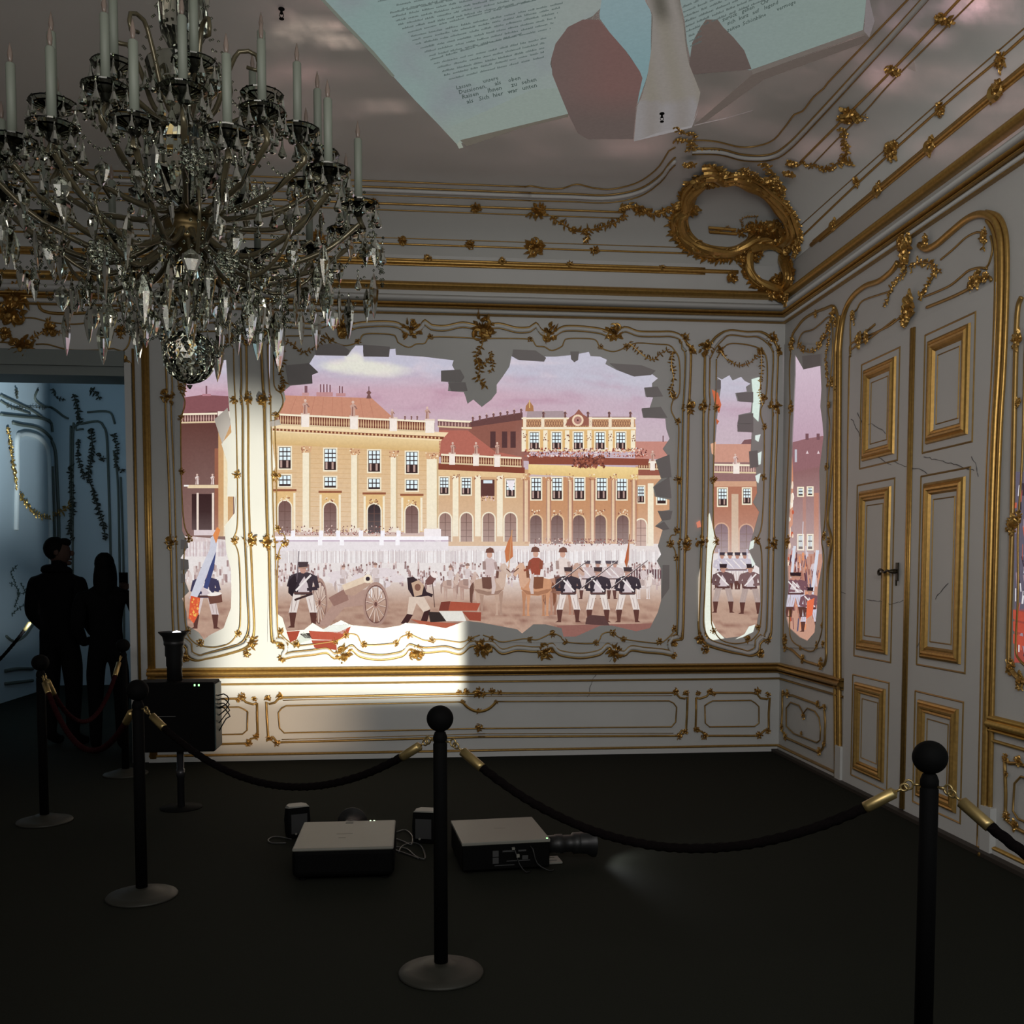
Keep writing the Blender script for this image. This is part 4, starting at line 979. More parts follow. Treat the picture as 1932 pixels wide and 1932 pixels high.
for i, (u, v, r, both) in enumerate(((904,1307,16,0),(880,1304,9,0),(928,1304,9,0),(866,1306,7,0),(942,1306,7,0),(903,1341,8,0),(872,1324,6,0),(936,1324,6,0),(903,1373,10,0),(1274,1305,9,1),(1294,1308,8,1),(1280,1389,9,1),(1292,1380,8,1))):
    for X in ((None, X0) if both else (None,)):
        g = MB(); c, n, r_ = Pr(u, v, r)
        if X: c = Vector((2 * X - c.x, c.y, c.z))
        rocaille(g, c, n, r_, 640 + i, 1.0, .8); g.build('rocaille', M_GOLD, o2)
g = MB(); pts, ns = path3([(872,1324),(882,1334),(893,1340),(903,1342),(915,1340),(926,1334),(936,1324)], 3); g.tube([a + n * .008 for a, n in zip(pts, ns)], .012, ns, 6); g.build('rocaille', M_GOLD, o2)
dado([(1477,1304),(1484,1312),(1496,1312),(1540,1328),(1548,1336),(1556,1332),(1558,1360),(1557,1400),(1553,1412),(1547,1420),(1484,1392),(1475,1376),(1477,1340),(1477,1304)],
     [(1486,1336),(1494,1325),(1510,1331),(1518,1346),(1526,1336),(1540,1342),(1548,1354),(1551,1376),(1550,1396),(1544,1401),(1500,1384),(1486,1370),(1486,1336)],
     [(1480,1308,7),(1488,1308,9),(1545,1328,9),(1558,1334,8),(1518,1350,9),(1514,1384,6),(1477,1372,8),(1484,1390,9),(1548,1418,10),(1557,1404,8)], 660)
dado([(1897,1432),(1906,1440),(1920,1440),(1950,1450),(1950,1580),(1915,1560),(1898,1545),(1899,1500),(1897,1432)], [(1950,1470),(1930,1465),(1918,1478),(1915,1530),(1925,1545),(1950,1556)],
     [(1900,1430,11),(1925,1436,13),(1901,1460,8),(1902,1540,12),(1918,1556,13)], 680)

# --- mouldings that run round the room
YD0, YD1 = P(1594, 1200)[0].y, P(1878, 1200)[0].y     # outer edges of the door casing on the right wall
def rail(name, z, h, d, m_, x0=None, gap=True, seg=10, p=0.0):
    """half-round moulding: profile half-height h, projection d"""
    x0 = DOOR_R + 0.12 if x0 is None else x0
    pr = [(d * math.sin(PI * i / seg), z + h * math.cos(PI * i / seg)) for i in range(seg + 1)]
    def run(path):
        mb = MB(); n = len(pr)
        vs = []; fs = []
        for kind, a in path:
            for dd, zz in pr:
                if kind == 'b': vs.append((a, YB - p - dd, zz))
                elif kind == 'c': vs.append((XR - p - dd, YB - p - dd, zz))
                else: vs.append((XR - p - dd, a, zz))
        for i in range(len(path) - 1):
            for j in range(n - 1): fs.append((i * n + j, i * n + j + 1, (i + 1) * n + j + 1, (i + 1) * n + j))
        fs.append(tuple(range(n))); fs.append(tuple(reversed(range(len(vs) - n, len(vs)))))
        mb.add(vs, fs); return mb
    if gap:
        a = run([('b', x0), ('c', 0), ('r', YD0)]); b = run([('r', YD1), ('r', -2.0)]); a.add(b.v, b.f)
    else: a = run([('b', x0), ('c', 0), ('r', -2.0)])
    return struct(a, name, m_, True)
Z = lambda v, u=1000: P(u, v)[0].z
rail(trim_name(), Z(1264), .024, .05, M_GOLD); rail(trim_name(), Z(1257), .012, .036, M_GOLD); rail(trim_name(), Z(1272), .009, .03, M_GOLD)
rail(trim_name(), Z(1285), .009, .016, M_GOLDL)
rail(trim_name(), Z(1414), .010, .022, M_GOLD)
m = MB(); m.box(DOOR_R + .12, XR, YB - .02, YB, 0, Z(1416)); m.box(XR - .02, XR, YD0, YB, 0, Z(1416)); m.box(XR - .02, XR, -2, YD1, 0, Z(1416)); struct(m, 'baseboard_back', M_WHITE)
m = MB(); m.box(XR - .07, XR - .021, -2, YB, 0, .022); struct(m, 'trim_60', mat('dark_wood_strip', (.03, .022, .016), .6))
XC0 = XL
for v, h, d, m_ in ((551, .034, .05, M_GOLD), (585, .016, .055, M_GOLD), (590, .010, .04, M_GOLD), (602.5, .008, .03, M_GOLDL)):
    rail(trim_name(), Z(v, 1200), h, d, m_, XC0, False)
rail(trim_name(), Z(574, 1200), .03, .045, M_WHITE, XC0, False); rail(trim_name(), Z(596, 1200), .02, .02, M_WHITE, XC0, False)
# reeded rod under the cove, with its ties
def shell_rail(name, px_b, px_r, r, m_, seg=8, smooth=False):
    mb = MB()
    for px in (px_b, px_r):
        if px: pts, ns = path3(px, 12, r * .5, smooth); mb.tube(pts, r, ns, seg)
    return struct(mb, name, m_, True)
VP = lambda u, v, u2: (u2, 1080 + (v - 1080) * (19876 - u2) / (19876 - u))     # along the back wall
VR = lambda u, v, v2: (785 + (u - 785) * (v2 - 1080) / (v - 1080), v2)          # along the right wall
rod = shell_rail(trim_name(), [VP(1200, 508, -60), VP(1200, 508, 1392)] , [VR(1880, 175, -60), VR(1880, 175, 462)], .016, M_GOLD, 10)
mb = MB()
for dv in (-5, 5):
    for px in ([VP(1200, 508 + dv, -60), VP(1200, 508 + dv, 1330)], [VR(1880, 175 + dv * 1.5, -60), VR(1880, 175 + dv * 1.5, 455)]):
        pts, ns = path3(px, 12, .004, False); mb.tube(pts, .009, ns, 6)
mb.build('reed', M_GOLD, rod, True)
for i, (u, v, r) in enumerate(((807,489,10),(947,494,10),(1075,500,9),(1250,506,9),(680,484,10),(1576,424,14),(1660,357,16),(1759,274,18),(1885,171,22))):
    g = MB(); c, n, r = Pr(u, v, r); rocaille(g, c, n, r, 700 + i, 1.0, .9); scroll(g, c, frame_at(c, n)[0], n, r * .7, r * .25, 1.0); g.build('tie', M_GOLD, rod)

# cove lines
def cove(name, bpx, rpx, r, m_):
    mb = MB()
    for px in (bpx, rpx):
        if px and len(px) == 2: pts, ns = path3(px, 12, r * .5, False); mb.tube(pts, r, ns, 6)
        elif px: pts, ns = path3(px, 8, r * .5, True); mb.tube(pts, r, ns, 6)
    return struct(mb, name, m_, True)
L1 = [VP(1000, 352, -60), VP(1000, 352, 500), VP(1000, 352, 990)]
cove(trim_name(), L1, [(990,352),(1000,350),(1030,355),(1060,355),(1088,347),(1120,354),(1155,356),(1202,344),(1235,322),(1250,304),(1262,284),(1274,277)], .006, M_GOLDL)
cove(trim_name(), None, [(1306,264),(1330,264),(1355,267),(1404,277),(1453,267),(1479,241),(1499,215),(1514,209),(1536,181),(1554,166),(1562,155),(1630,84),(1711,0),(1760,-50)], .006, M_GOLDL)
for off, r, mm in ((0, .007, M_GOLDL), (5, .016, M_WHITE), (15, .005, M_GOLDL)):
    cove(trim_name(), [VP(1000, 363 + off, -60), VP(1000, 363 + off, 500), VP(1000, 363 + off, 1000)], [(1000, 363 + off), (1075,365+off), (1148,367+off),(1207,355+off),(1246,329+off),(1262,308+off),(1274,296+off)], r, mm)
    cove(trim_name(), None, [(1306,279+off*.8),(1357,280+off*.8),(1404,291+off*.8),(1453,290+off*.8),(1487,270+off),(1536+off*.5,220+off*.5),(1637+off*.5,110+off*.5),(1737+off*.6,0+off*.3),(1780+off*.6,-50)], r, mm)
L3 = [VP(1100, 397, -60), VP(1100, 397, 1180)]
l3 = cove(trim_name(), L3, [(1510,305),(1613,202),(1686,129),(1779,31),(1860,-55)], .008, M_GOLD)
cove(trim_name(), [VP(1100, 409, -60), VP(1100, 409, 1170)], [(1526,318),(1580,262),(1634,208),(1691,145),(1836,0),(1890,-55)], .005, M_GOLDL)
l4 = cove(trim_name(), [VP(1200, 475, -60), VP(1200, 475, 1300)], [(1515,445),(1623,342),(1780,200),(1885,112),(1990,18)], .008, M_GOLD)
cove(trim_name(), [VP(1200, 464, -60), VP(1200, 464, 1290)], [(1512,424),(1618,329),(1775,190),(1932,54),(1990,0)], .004, M_GOLDL)
for par, lst in ((l3, ((898,390,13),(1014,398,20),(705,381,13),(1210,396,13),(1608,213,24),(1595,222,16),(1686,130,16),(1782,32,18),(1495,306,15),(560,372,18))), (l4, ((887,462,12),(1009,467,22),(1122,473,11),(1618,342,12),(1683,283,22),(1690,276,15),(1777,204,16),(1890,114,17),(760,455,11),(600,448,18)))):
    for i, (u, v, r) in enumerate(lst):
        g = MB(); c, n, r = Pr(u, v, r); rocaille(g, c, n, r, 720 + i + int(u), 0.9, 1.1); g.build('rocaille', M_GOLD, par)
for i, (px, w, par) in enumerate((([(1039,409),(1065,424),(1090,436),(1118,432),(1160,419),(1181,404)], .055, l3), ([(1100,432),(1110,445),(1100,456)], .05, l3), ([(1168,392),(1190,386),(1212,398),(1238,402),(1262,394),(1276,380)], .075, l3),
        ([(1592,240),(1594,262),(1598,285),(1590,300),(1610,305)], .06, l3), ([(1512,306),(1540,312),(1562,318),(1584,304),(1598,300)], .05, l3), ([(1613,226),(1628,225),(1634,214)], .03, l3),
        ([(1275,238),(1290,250),(1306,250),(1312,262)], .045, l3), ([(1274,262),(1290,262),(1306,270),(1300,284)], .06, l3), ([(1312,280),(1340,282),(1356,284)], .035, l3))):
    g = MB(); pts, ns = path3(px, 4.5); garland(g, pts, ns, w, 760 + i, 1.1); g.build('garland', M_GOLD, par)

# --- great cartouche in the corner of the cove
cart = empty('cartouche', tuple(P(1440, 420)[0])); cart['kind'] = 'structure'; cart.name = 'trim_61'
BIG = [(1333,322),(1350,322),(1367,335),(1390,332),(1412,339),(1434,350),(1452,364),(1468,378),(1484,398),(1494,420),(1498,440),(1488,452),(1462,450),(1440,446),(1420,450),(1404,462),(1382,474),(1360,476),(1338,473),(1316,464),(1300,452),(1289,438),(1284,420),(1286,404),(1298,394),(1300,378),(1304,362),(1316,348),(1333,336)]
SML = [(1412,472),(1430,466),(1452,464),(1470,472),(1484,486),(1492,505),(1494,525),(1484,540),(1466,548),(1446,542),(1428,532),(1414,514),(1410,494),(1412,478)]
inv = Matrix.Translation(cart.location).inverted()
def cbuild(mb, name, m_=None):
    mb.v = [tuple(inv @ Vector(v)) for v in mb.v]; o = mb.build(name, m_ or M_GOLD, cart); return o
def ringpath(px, grow, cx, cy, rise):
    q = [(cx + (a - cx) * grow, cy + (b - cy) * grow) for a, b in px]
    pts, ns = path3(q, 4); return [p + n * rise for p, n in zip(pts, ns)], ns
for nm, px, cx, cy, w, seed in (('scroll_frame', BIG, 1392, 402, .055, 1), ('lower_scroll_frame', SML, 1455, 505, .04, 2)):
    mb = MB()
    for gr, rr, rise in ((.90, .012, .015), (.95, .018, .03), (1.01, .030, .05), (1.08, .022, .045), (1.14, .016, .03)):
        pts, ns = ringpath(px, gr, cx, cy, rise)
        rv = random.Random(seed); k = len(pts)
        mb.tube(pts, [rr * (1 + .28 * math.sin(i * .35 + gr * 7)) for i in range(k)], ns, 9)
    cbuild(mb, nm)
    mb = MB(); rv = random.Random(seed + 5)
    for gr, ln in ((1.13, .075), (.93, .03)):
        pts, ns = ringpath(px, gr, cx, cy, .015)
        for i in range(0, len(pts) - 1, 1):
            t = (pts[i + 1] - pts[i]).normalized(); s = t.cross(ns[i])
            cdir = (pts[i] - P(cx, cy)[0]); sg = 1 if s.dot(cdir) > 0 else -1
            leaf(mb, pts[i], s * sg * rv.uniform(.8, 1.1) + t * rv.uniform(.2, .9), ns[i], ln * rv.uniform(.6, 1.1), ln * .4, ln * rv.uniform(.15, .3), rv.uniform(-.3, .4))
    cbuild(mb, 'leaf_border')
    mb = MB()
    for i in range(0, len(px)):
        pts, ns = ringpath(px, 1.03, cx, cy, .05)
        j = int(i * len(pts) / len(px)); s, t = frame_at(pts[j], ns[j])
        scroll(mb, pts[j], s * rv.uniform(-1, 1) + t, ns[j], w * rv.uniform(.5, 1.0), w * .2, rv.uniform(1, 1.6), rv.choice((-1, 1)))
    cbuild(mb, 'scrollwork')
for i, (u, v, r) in enumerate(((1335,330,30),(1352,322,22),(1300,392,20),(1300,300,14),(1284,440,18),(1460,440,34),(1430,436,26),(1490,450,26),(1515,462,16),(1420,478,20),(1400,482,18),(1470,532,22),(1478,558,24),(1455,552,18),(1492,566,14),(1380,526,13),(1485,392,16),(1455,330,18),(1475,345,16),(1492,318,14),(1510,470,16),(1400,330,16))):
    g = MB(); c, n, r = Pr(u, v, r); rocaille(g, c + n * .03, n, r, 800 + i, 1.0, 1.4); cbuild(g, 'rocaille')
for i, (px, w, st) in enumerate((([(1336,434),(1360,432),(1372,424),(1380,434),(1390,436)], .02, 1), ([(1400,425),(1398,412),(1404,406),(1430,404)], .025, 1), ([(1392,440),(1410,428),(1430,420),(1460,424),(1480,428)], .07, 1), ([(1410,436),(1440,430),(1470,440)], .08, 1), ([(1440,300),(1458,320),(1470,340),(1480,360)], .06, 1), ([(1400,310),(1424,322),(1446,340)], .05, 1))):
    g = MB(); pts, ns = path3(px, 4); garland(g, [p + n * .02 for p, n in zip(pts, ns)], ns, w, 840 + i, 1.3); cbuild(g, 'garland')
g = MB()
for px in ([(1336,428),(1388,432)], [(1338,436),(1390,440)]): pts, ns = path3(px, 4, .015); g.tube(pts, .012, ns, 6)
cbuild(g, 'ribbon')

# ---------------------------------------------------------------- tall double door on the right wall
def WR(u, v):                      # a pixel carried onto the right-hand wall plane
    d = ray(u, v); return EYE + d * (XR / d.x)
M_DOOR = mat('painted_door', (0.63, 0.63, 0.61), 0.5, noise=.04, nscale=4)
ybl, ybr = WR(1600, 1000).y, WR(1876, 1000).y
ymid = WR(1720, 1000).y
ztop_in = WR(1728, 610).z
door = empty('door_1', (XR, ymid, 0)); door['kind'] = 'structure'
def dchild(mb, name, m_, smooth=False):
    mb.v = [(x - XR, y - ymid, z) for x, y, z in mb.v]; return mb.build(name, m_, door, smooth)
def rect_yz(q):
    pts = [WR(*a) for a in q]
    y1 = (pts[0].y + pts[3].y) / 2; y0 = (pts[1].y + pts[2].y) / 2
    return y0, y1, (pts[2].z + pts[3].z) / 2, (pts[0].z + pts[1].z) / 2
m = MB(); m.box(XR - .018, XR - .002, ybr + .02, ymid - .012, .02, ztop_in); leafR = dchild(m, 'door_leaf', M_DOOR)
m = MB(); m.box(XR - .018, XR - .002, ymid + .012, ybl - .02, .02, ztop_in - .02); leafL = dchild(m, 'door_leaf', M_DOOR)
def yz_frame(y0, y1, z0, z1, w, d, x):
    """mitred picture-frame moulding; profile runs outwards edge -> inner edge"""
    m = MB(); pr = [(0, 0), (.06, .55), (.2, .8), (.32, .5), (.45, 1.0), (.6, .95), (.72, .5), (.86, .62), (1, 0)] if w > .03 else [(0, 0), (.5, 1), (1, 0)]
    vs = []
    for a, h in pr:
        i = a * w; vs += [(x - h * d, y0 + i, z0 + i), (x - h * d, y1 - i, z0 + i), (x - h * d, y1 - i, z1 - i), (x - h * d, y0 + i, z1 - i)]
    m.add(vs, [(k * 4 + j, k * 4 + (j + 1) % 4, (k + 1) * 4 + (j + 1) % 4, (k + 1) * 4 + j) for k in range(len(pr) - 1) for j in range(4)])
    return m
for q in ([(1637,697),(1698,672),(1691,857),(1632,871)], [(1631,928),(1688,915),(1679,1234),(1619,1227)], [(1619,1289),(1677,1297),(1672,1473),(1616,1456)],
          [(1759,640),(1838,612),(1832,822),(1753,837)], [(1755,910),(1830,899),(1817,1253),(1738,1241)], [(1741,1320),(1817,1338),(1808,1530),(1733,1505)]):
    y0, y1, z0, z1 = rect_yz(q); x = XR - .018; w = .055
    w = .075; a = yz_frame(y0, y1, z0, z1, w, .024, x)
    fr = dchild(a, 'panel_frame', M_GOLD)
    c = yz_frame(y0 - .05, y1 + .05, z0 - .05, z1 + .05, .012, .006, x); 
    c.v = [(X_ - XR, Y_ - ymid, Z_) for X_, Y_, Z_ in c.v]; c.build('outer_groove', M_GOLDL, fr)
    c = yz_frame(y0 + .10, y1 - .10, z0 + .10, z1 - .10, .008, .005, x)
    c.v = [(X_ - XR, Y_ - ymid, Z_) for X_, Y_, Z_ in c.v]; c.build('inner_groove', M_GOLDL, fr)
m = MB(); 
for dy, r in ((-.018, .010), (.0, .016), (.018, .010)): m.tube([(XR - .02, ymid + dy, .03), (XR - .02, ymid + dy, ztop_in - .03)], r, None, 10)
dchild(m, 'astragal', M_GOLD, True)
# casing: gilded line round the whole door, rising to a crest
def chaini(px, r, step=5, smooth=True, lift=.0):
    pts, ns = path3(px, step, lift, smooth); m = MB(); m.tube(pts, r, ns, 8); return m
CAS = [(1588,1470),(1586,1200),(1586,882),(1587,700),(1588,649),(1595,595),(1610,562),(1635,540),(1662,530),(1687,510),(1697,495)]
CASR = [(1739,462),(1752,470),(1772,460),(1799,437),(1829,413),(1854,404),(1876,411),(1889,434),(1894,475),(1893,575),(1888,700),(1882,800),(1876,950),(1868,1250),(1860,1612)]
m = MB()
for cpx, sc in ((CAS, .9), (CASR, 1.0)):
    for off, r in ((0, .020),):
        pts, ns = path3(cpx, 6, .012, True); m.tube(pts, r * sc, ns, 10)
dchild(m, 'gilded_casing', M_GOLD, True)
m = MB()
for cpx in ([(a - 9, b) for a, b in CAS[:6]], [(a + 9, b - 4) for a, b in CASR[5:]], [(a - 11, b + 4) for a, b in CASR[6:]]):
    pts, ns = path3(cpx, 6, .008, True); m.tube(pts, .013, ns, 8)
dchild(m, 'gilded_fillet', M_GOLD, True)
m = MB()
for cpx in ([(1605,1480),(1601,1200),(1601,900),(1603,750),(1605,672)], [(1838,1560),(1850,1200),(1862,900),(1868,700),(1870,540)]):
    pts, ns = path3(cpx, 8, .004, True); m.tube(pts, .010, ns, 6)
dchild(m, 'inner_fillet', M_GOLDL, True)
m = MB(); m.box(XR - .035, XR, ybl - .02, ybl + .07, 0, .26); m.box(XR - .035, XR, ybr - .09, ybr - .0, 0, .26); dchild(m, 'plinth_block', M_WHITE)
# overdoor: curved lines, sprays and crest
m = MB()
for cpx, r in (([(1605,672),(1606,650),(1625,640),(1656,626),(1680,614),(1700,598)], .007), ([(1604,662),(1620,650),(1640,640),(1660,625),(1690,602)], .006), ([(1618,640),(1640,622),(1652,612)], .008),
               ([(1745,560),(1770,550),(1795,538),(1815,522),(1830,510),(1850,505),(1864,507)], .007), ([(1750,580),(1785,566),(1810,555),(1838,540),(1865,522),(1872,530)], .010), ([(1606,668),(1606,600),(1617,585),(1628,568),(1660,556),(1680,550)], .006),
               ([(1776,490),(1800,470),(1824,448),(1845,438),(1858,440)], .006), ([(1870,445),(1874,470),(1866,500),(1858,506)], .006)):
    pts, ns = path3(cpx, 5, .004, True); m.tube(pts, r, ns, 6)
dchild(m, 'overdoor_moulding', M_GOLDL, True)
for i, (u, v, r) in enumerate(((1714,468,26),(1712,490,20),(1705,455,16),(1752,455,13),(1720,580,26),(1712,598,18),(1625,642,15),(1640,636,12),(1850,526,17),(1838,535,13),(1862,445,13),(1613,595,10),(1865,522,11))):
    g = MB(); c, n, r = Pr(u, v, r); rocaille(g, c + n * .01, n, r, 900 + i, 1.3, 1.2); dchild(g, 'rocaille', M_GOLD)
for i, (px, w) in enumerate((([(1728,500),(1740,494),(1760,498),(1766,512),(1756,530),(1745,550),(1735,565)], .05), ([(1700,500),(1712,510),(1692,530),(1682,548),(1678,562),(1668,578)], .045), ([(1720,500),(1722,515)], .04), ([(1768,505),(1778,515)], .04), ([(1612,598),(1613,615)], .03), ([(1862,450),(1856,470)], .04))):
    g = MB(); pts, ns = path3(px, 5); garland(g, pts, ns, w, 930 + i, 1.1); dchild(g, 'garland', M_GOLD)
# lever handle
hc = WR(1700, 1078); m = MB()
hx = XR - .03
m.lathe([(.012, 0), (.016, .01), (.014, .03), (.008, .05)], 10, Matrix.Translation((hx, hc.y, hc.z)) @ Matrix.Rotation(-PI / 2, 4, 'Y'))
pts = [(hx - .045, hc.y, hc.z), (hx - .05, hc.y + .03, hc.z + .004), (hx - .05, hc.y + .06, hc.z - .006), (hx - .05, hc.y + .09, hc.z + .006), (hx - .05, hc.y + .12, hc.z + .012), (hx - .05, hc.y + .14, hc.z), (hx - .05, hc.y + .135, hc.z - .02), (hx - .05, hc.y + .12, hc.z - .02), (hx - .05, hc.y + .115, hc.z - .008)]
m.tube(cat(pts, .01), .008, None, 8)
m.box(hx + .0, hx + .008, hc.y - .014, hc.y + .014, hc.z - .06, hc.z + .055); m.tube([(hx, hc.y, hc.z - .055), (hx, hc.y, hc.z - .09)], .006, None, 6)
dchild(m, 'lever_handle', mat('dark_bronze', (.05, .04, .025), .4, .8))
# cracks on the door and walls
def crack(px, seed, w=.0025):
    rnd = random.Random(seed); q = []
    for (a, b), (c, d) in zip(px[:-1], px[1:]):
        k = max(2, int(math.hypot(c - a, d - b) / 5))
        for i in range(k): q.append((a + (c - a) * i / k + rnd.uniform(-1.5, 1.5), b + (d - b) * i / k + rnd.uniform(-1.5, 1.5)))
    mb = MB(); pts = [WR(*a) + Vector((-.0195, 0, 0)) for a in q] if px[0][0] > 1590 else [P(*a)[0] + P(*a)[1] * .001 for a in q]
    mb.tube(pts, [w * rnd.uniform(.4, 1.2) for _ in pts], None, 4); return mb
mb = MB()
for i, c in enumerate(([(1622,778),(1632,800),(1650,800),(1668,810),(1680,822)], [(1612,790),(1640,850),(1690,880)], [(1690,870),(1712,880),(1740,885),(1760,895)], [(1750,862),(1790,872),(1820,880),(1850,890)], [(1580,1115),(1605,1122),(1640,1115)], [(1640,1130),(1690,1140),(1720,1130)], [(1770,1130),(1790,1105),(1800,1095)], [(1745,1200),(1735,1230)], [(1840,860),(1848,880),(1855,905)])):
    k = crack(c, i); mb.add(k.v, k.f)
dchild(mb, 'crack', M_CRACK)
mb = MB()
for i, c in enumerate(([(1158,1238),(1146,1252)], [(1128,1270),(1116,1284),(1112,1300),(1108,1320)])):
    k = crack(c, 50 + i, .0035); mb.add(k.v, k.f)
struct(mb, 'trim_62', M_CRACK)

# ---------------------------------------------------------------- doorway to the next room
M_DKCASE = mat('dark_door_casing', (0.22, 0.25, 0.24), 0.6)  # darker tone, on the header boxes only
m = MB(); w = .05
m.box(DOOR_R - .0, DOOR_R + w, YB - .03, YB + .33, 0, DOOR_T + w); m.box(DOOR_L - w, DOOR_L, YB - .03, YB + .33, 0, DOOR_T + w)
struct(m, 'trim_63', M_WHITE)
m = MB(); m.box(DOOR_L, DOOR_R, YB - .02, YB + .33, DOOR_T - .05, DOOR_T + .02); m.box(DOOR_L, DOOR_R, YB - .045, YB + .3, DOOR_T + .02, DOOR_T + .08); m.box(DOOR_L, DOOR_R, YB - .035, YB, DOOR_T + .08, DOOR_T + .14); struct(m, 'trim_64', M_DKCASE)
m = MB()
for x, r in ((DOOR_R + w + .015, .010),): m.tube([(x, YB - .02, 0), (x, YB - .02, 3.22)], r, None, 8)
m.tube([(DOOR_L - w, YB - .02, 0), (DOOR_L - w, YB - .02, 3.25)], .014, None, 8)
xp = EX(279, 900)
for dx, r in ((-.016, .014), (.0, .02), (.016, .014)): m.tube([(xp + dx, YB - .01, .03), (xp + dx, YB - .01, Z(606))], r, None, 10)
struct(m, 'trim_65', M_GOLD, True)
m = MB()
for px, r in (([(-30,598),(20,602),(60,600),(95,608),(140,612),(180,607),(215,607)], .006), ([(68,650),(90,650),(130,660),(180,661),(215,658),(232,663),(243,650),(246,635)], .006),
              ([(68,668),(110,670),(160,678),(220,680),(243,682),(250,690)], .009), ([(-20,646),(10,646),(20,648)], .006), ([(72,565),(76,582),(92,590),(130,592),(200,588),(235,584)], .013)):
    pts, ns = path3(px, 6, .004); m.tube(pts, r, ns, 6)
t66 = struct(m, 'trim_66', M_GOLDL, True)
for i, (u, v, r) in enumerate(((42,655,26),(50,660,18),(95,622,15),(225,676,15),(205,675,13),(10,630,15),(228,625,12),(20,590,30),(35,560,28))):
    g = MB(); c, n, r = Pr(u, v, r); rocaille(g, c, n, r, 950 + i, 1.0, 1.3); g.build('rocaille', M_GOLD, t66)
for i, (px, w_) in enumerate((([(60,640),(80,628),(92,612),(90,600)], .045), ([(92,622),(112,628),(130,632)], .035), ([(225,615),(226,630),(228,640)], .035))):
    g = MB(); pts, ns = path3(px, 5); garland(g, pts, ns, w_, 970 + i, 1.1); g.build('garland', M_GOLD, t66)

# plasterwork seen through the doorway
def PN(u, v):
    """pixel -> next room's left or far wall"""
    d = ray(u, v); t1 = -4.75 / d.x; t2 = 13.5 / d.y
    if t1 < t2: return EYE + d * t1, Vector((1, 0, 0))
    return EYE + d * t2, Vector((0, -1, 0))
def pathN(px, step=5, lift=.01):
    pts, ns = [], []
    for w_ in cat([(a, b, 0) for a, b in px], step):
        a, n = PN(w_[0], w_[1]); pts.append(a + n * lift); ns.append(n)
    return pts, ns
m = MB(); mw = MB()
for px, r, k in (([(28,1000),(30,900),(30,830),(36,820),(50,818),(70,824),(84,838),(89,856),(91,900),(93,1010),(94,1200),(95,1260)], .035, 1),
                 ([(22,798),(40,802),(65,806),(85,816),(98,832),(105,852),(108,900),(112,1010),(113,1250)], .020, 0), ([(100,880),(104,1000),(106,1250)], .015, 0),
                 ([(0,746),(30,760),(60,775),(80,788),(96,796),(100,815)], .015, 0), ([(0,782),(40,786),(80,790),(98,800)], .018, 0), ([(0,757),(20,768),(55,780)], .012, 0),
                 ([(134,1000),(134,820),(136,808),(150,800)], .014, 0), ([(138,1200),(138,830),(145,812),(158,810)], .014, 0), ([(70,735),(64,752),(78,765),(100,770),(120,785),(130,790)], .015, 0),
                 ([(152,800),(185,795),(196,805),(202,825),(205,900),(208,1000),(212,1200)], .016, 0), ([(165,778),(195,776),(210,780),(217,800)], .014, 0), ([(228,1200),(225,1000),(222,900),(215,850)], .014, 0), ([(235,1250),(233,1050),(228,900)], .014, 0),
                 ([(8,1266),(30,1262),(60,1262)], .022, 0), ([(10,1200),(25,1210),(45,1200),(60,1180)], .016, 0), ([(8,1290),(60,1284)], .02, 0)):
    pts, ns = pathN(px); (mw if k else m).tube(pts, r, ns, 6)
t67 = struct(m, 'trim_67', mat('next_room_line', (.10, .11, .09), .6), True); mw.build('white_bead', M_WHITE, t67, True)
M_NGOLD = mat('dark_gilding', (.05, .05, .035), .6, .3)  # darker gilding for the garlands after the first
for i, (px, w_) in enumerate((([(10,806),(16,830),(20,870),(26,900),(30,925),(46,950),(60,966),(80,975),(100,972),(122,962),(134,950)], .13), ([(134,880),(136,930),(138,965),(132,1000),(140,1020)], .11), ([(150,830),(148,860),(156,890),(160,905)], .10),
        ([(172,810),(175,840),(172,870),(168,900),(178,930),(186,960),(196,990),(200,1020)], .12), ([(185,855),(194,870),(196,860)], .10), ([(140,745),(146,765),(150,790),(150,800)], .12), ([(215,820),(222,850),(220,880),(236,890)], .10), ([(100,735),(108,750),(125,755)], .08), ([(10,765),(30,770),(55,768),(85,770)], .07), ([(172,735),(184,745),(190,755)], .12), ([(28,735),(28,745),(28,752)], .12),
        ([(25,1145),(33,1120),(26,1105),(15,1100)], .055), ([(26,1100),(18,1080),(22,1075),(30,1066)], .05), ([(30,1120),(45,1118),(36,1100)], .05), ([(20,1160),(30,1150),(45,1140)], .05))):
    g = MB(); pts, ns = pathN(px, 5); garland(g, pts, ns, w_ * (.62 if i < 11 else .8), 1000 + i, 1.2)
    g.build('garland', (M_GOLD if i == 0 else M_NGOLD) if i < 11 else mat('painted_vine', (.04, .06, .05), .8), t67)
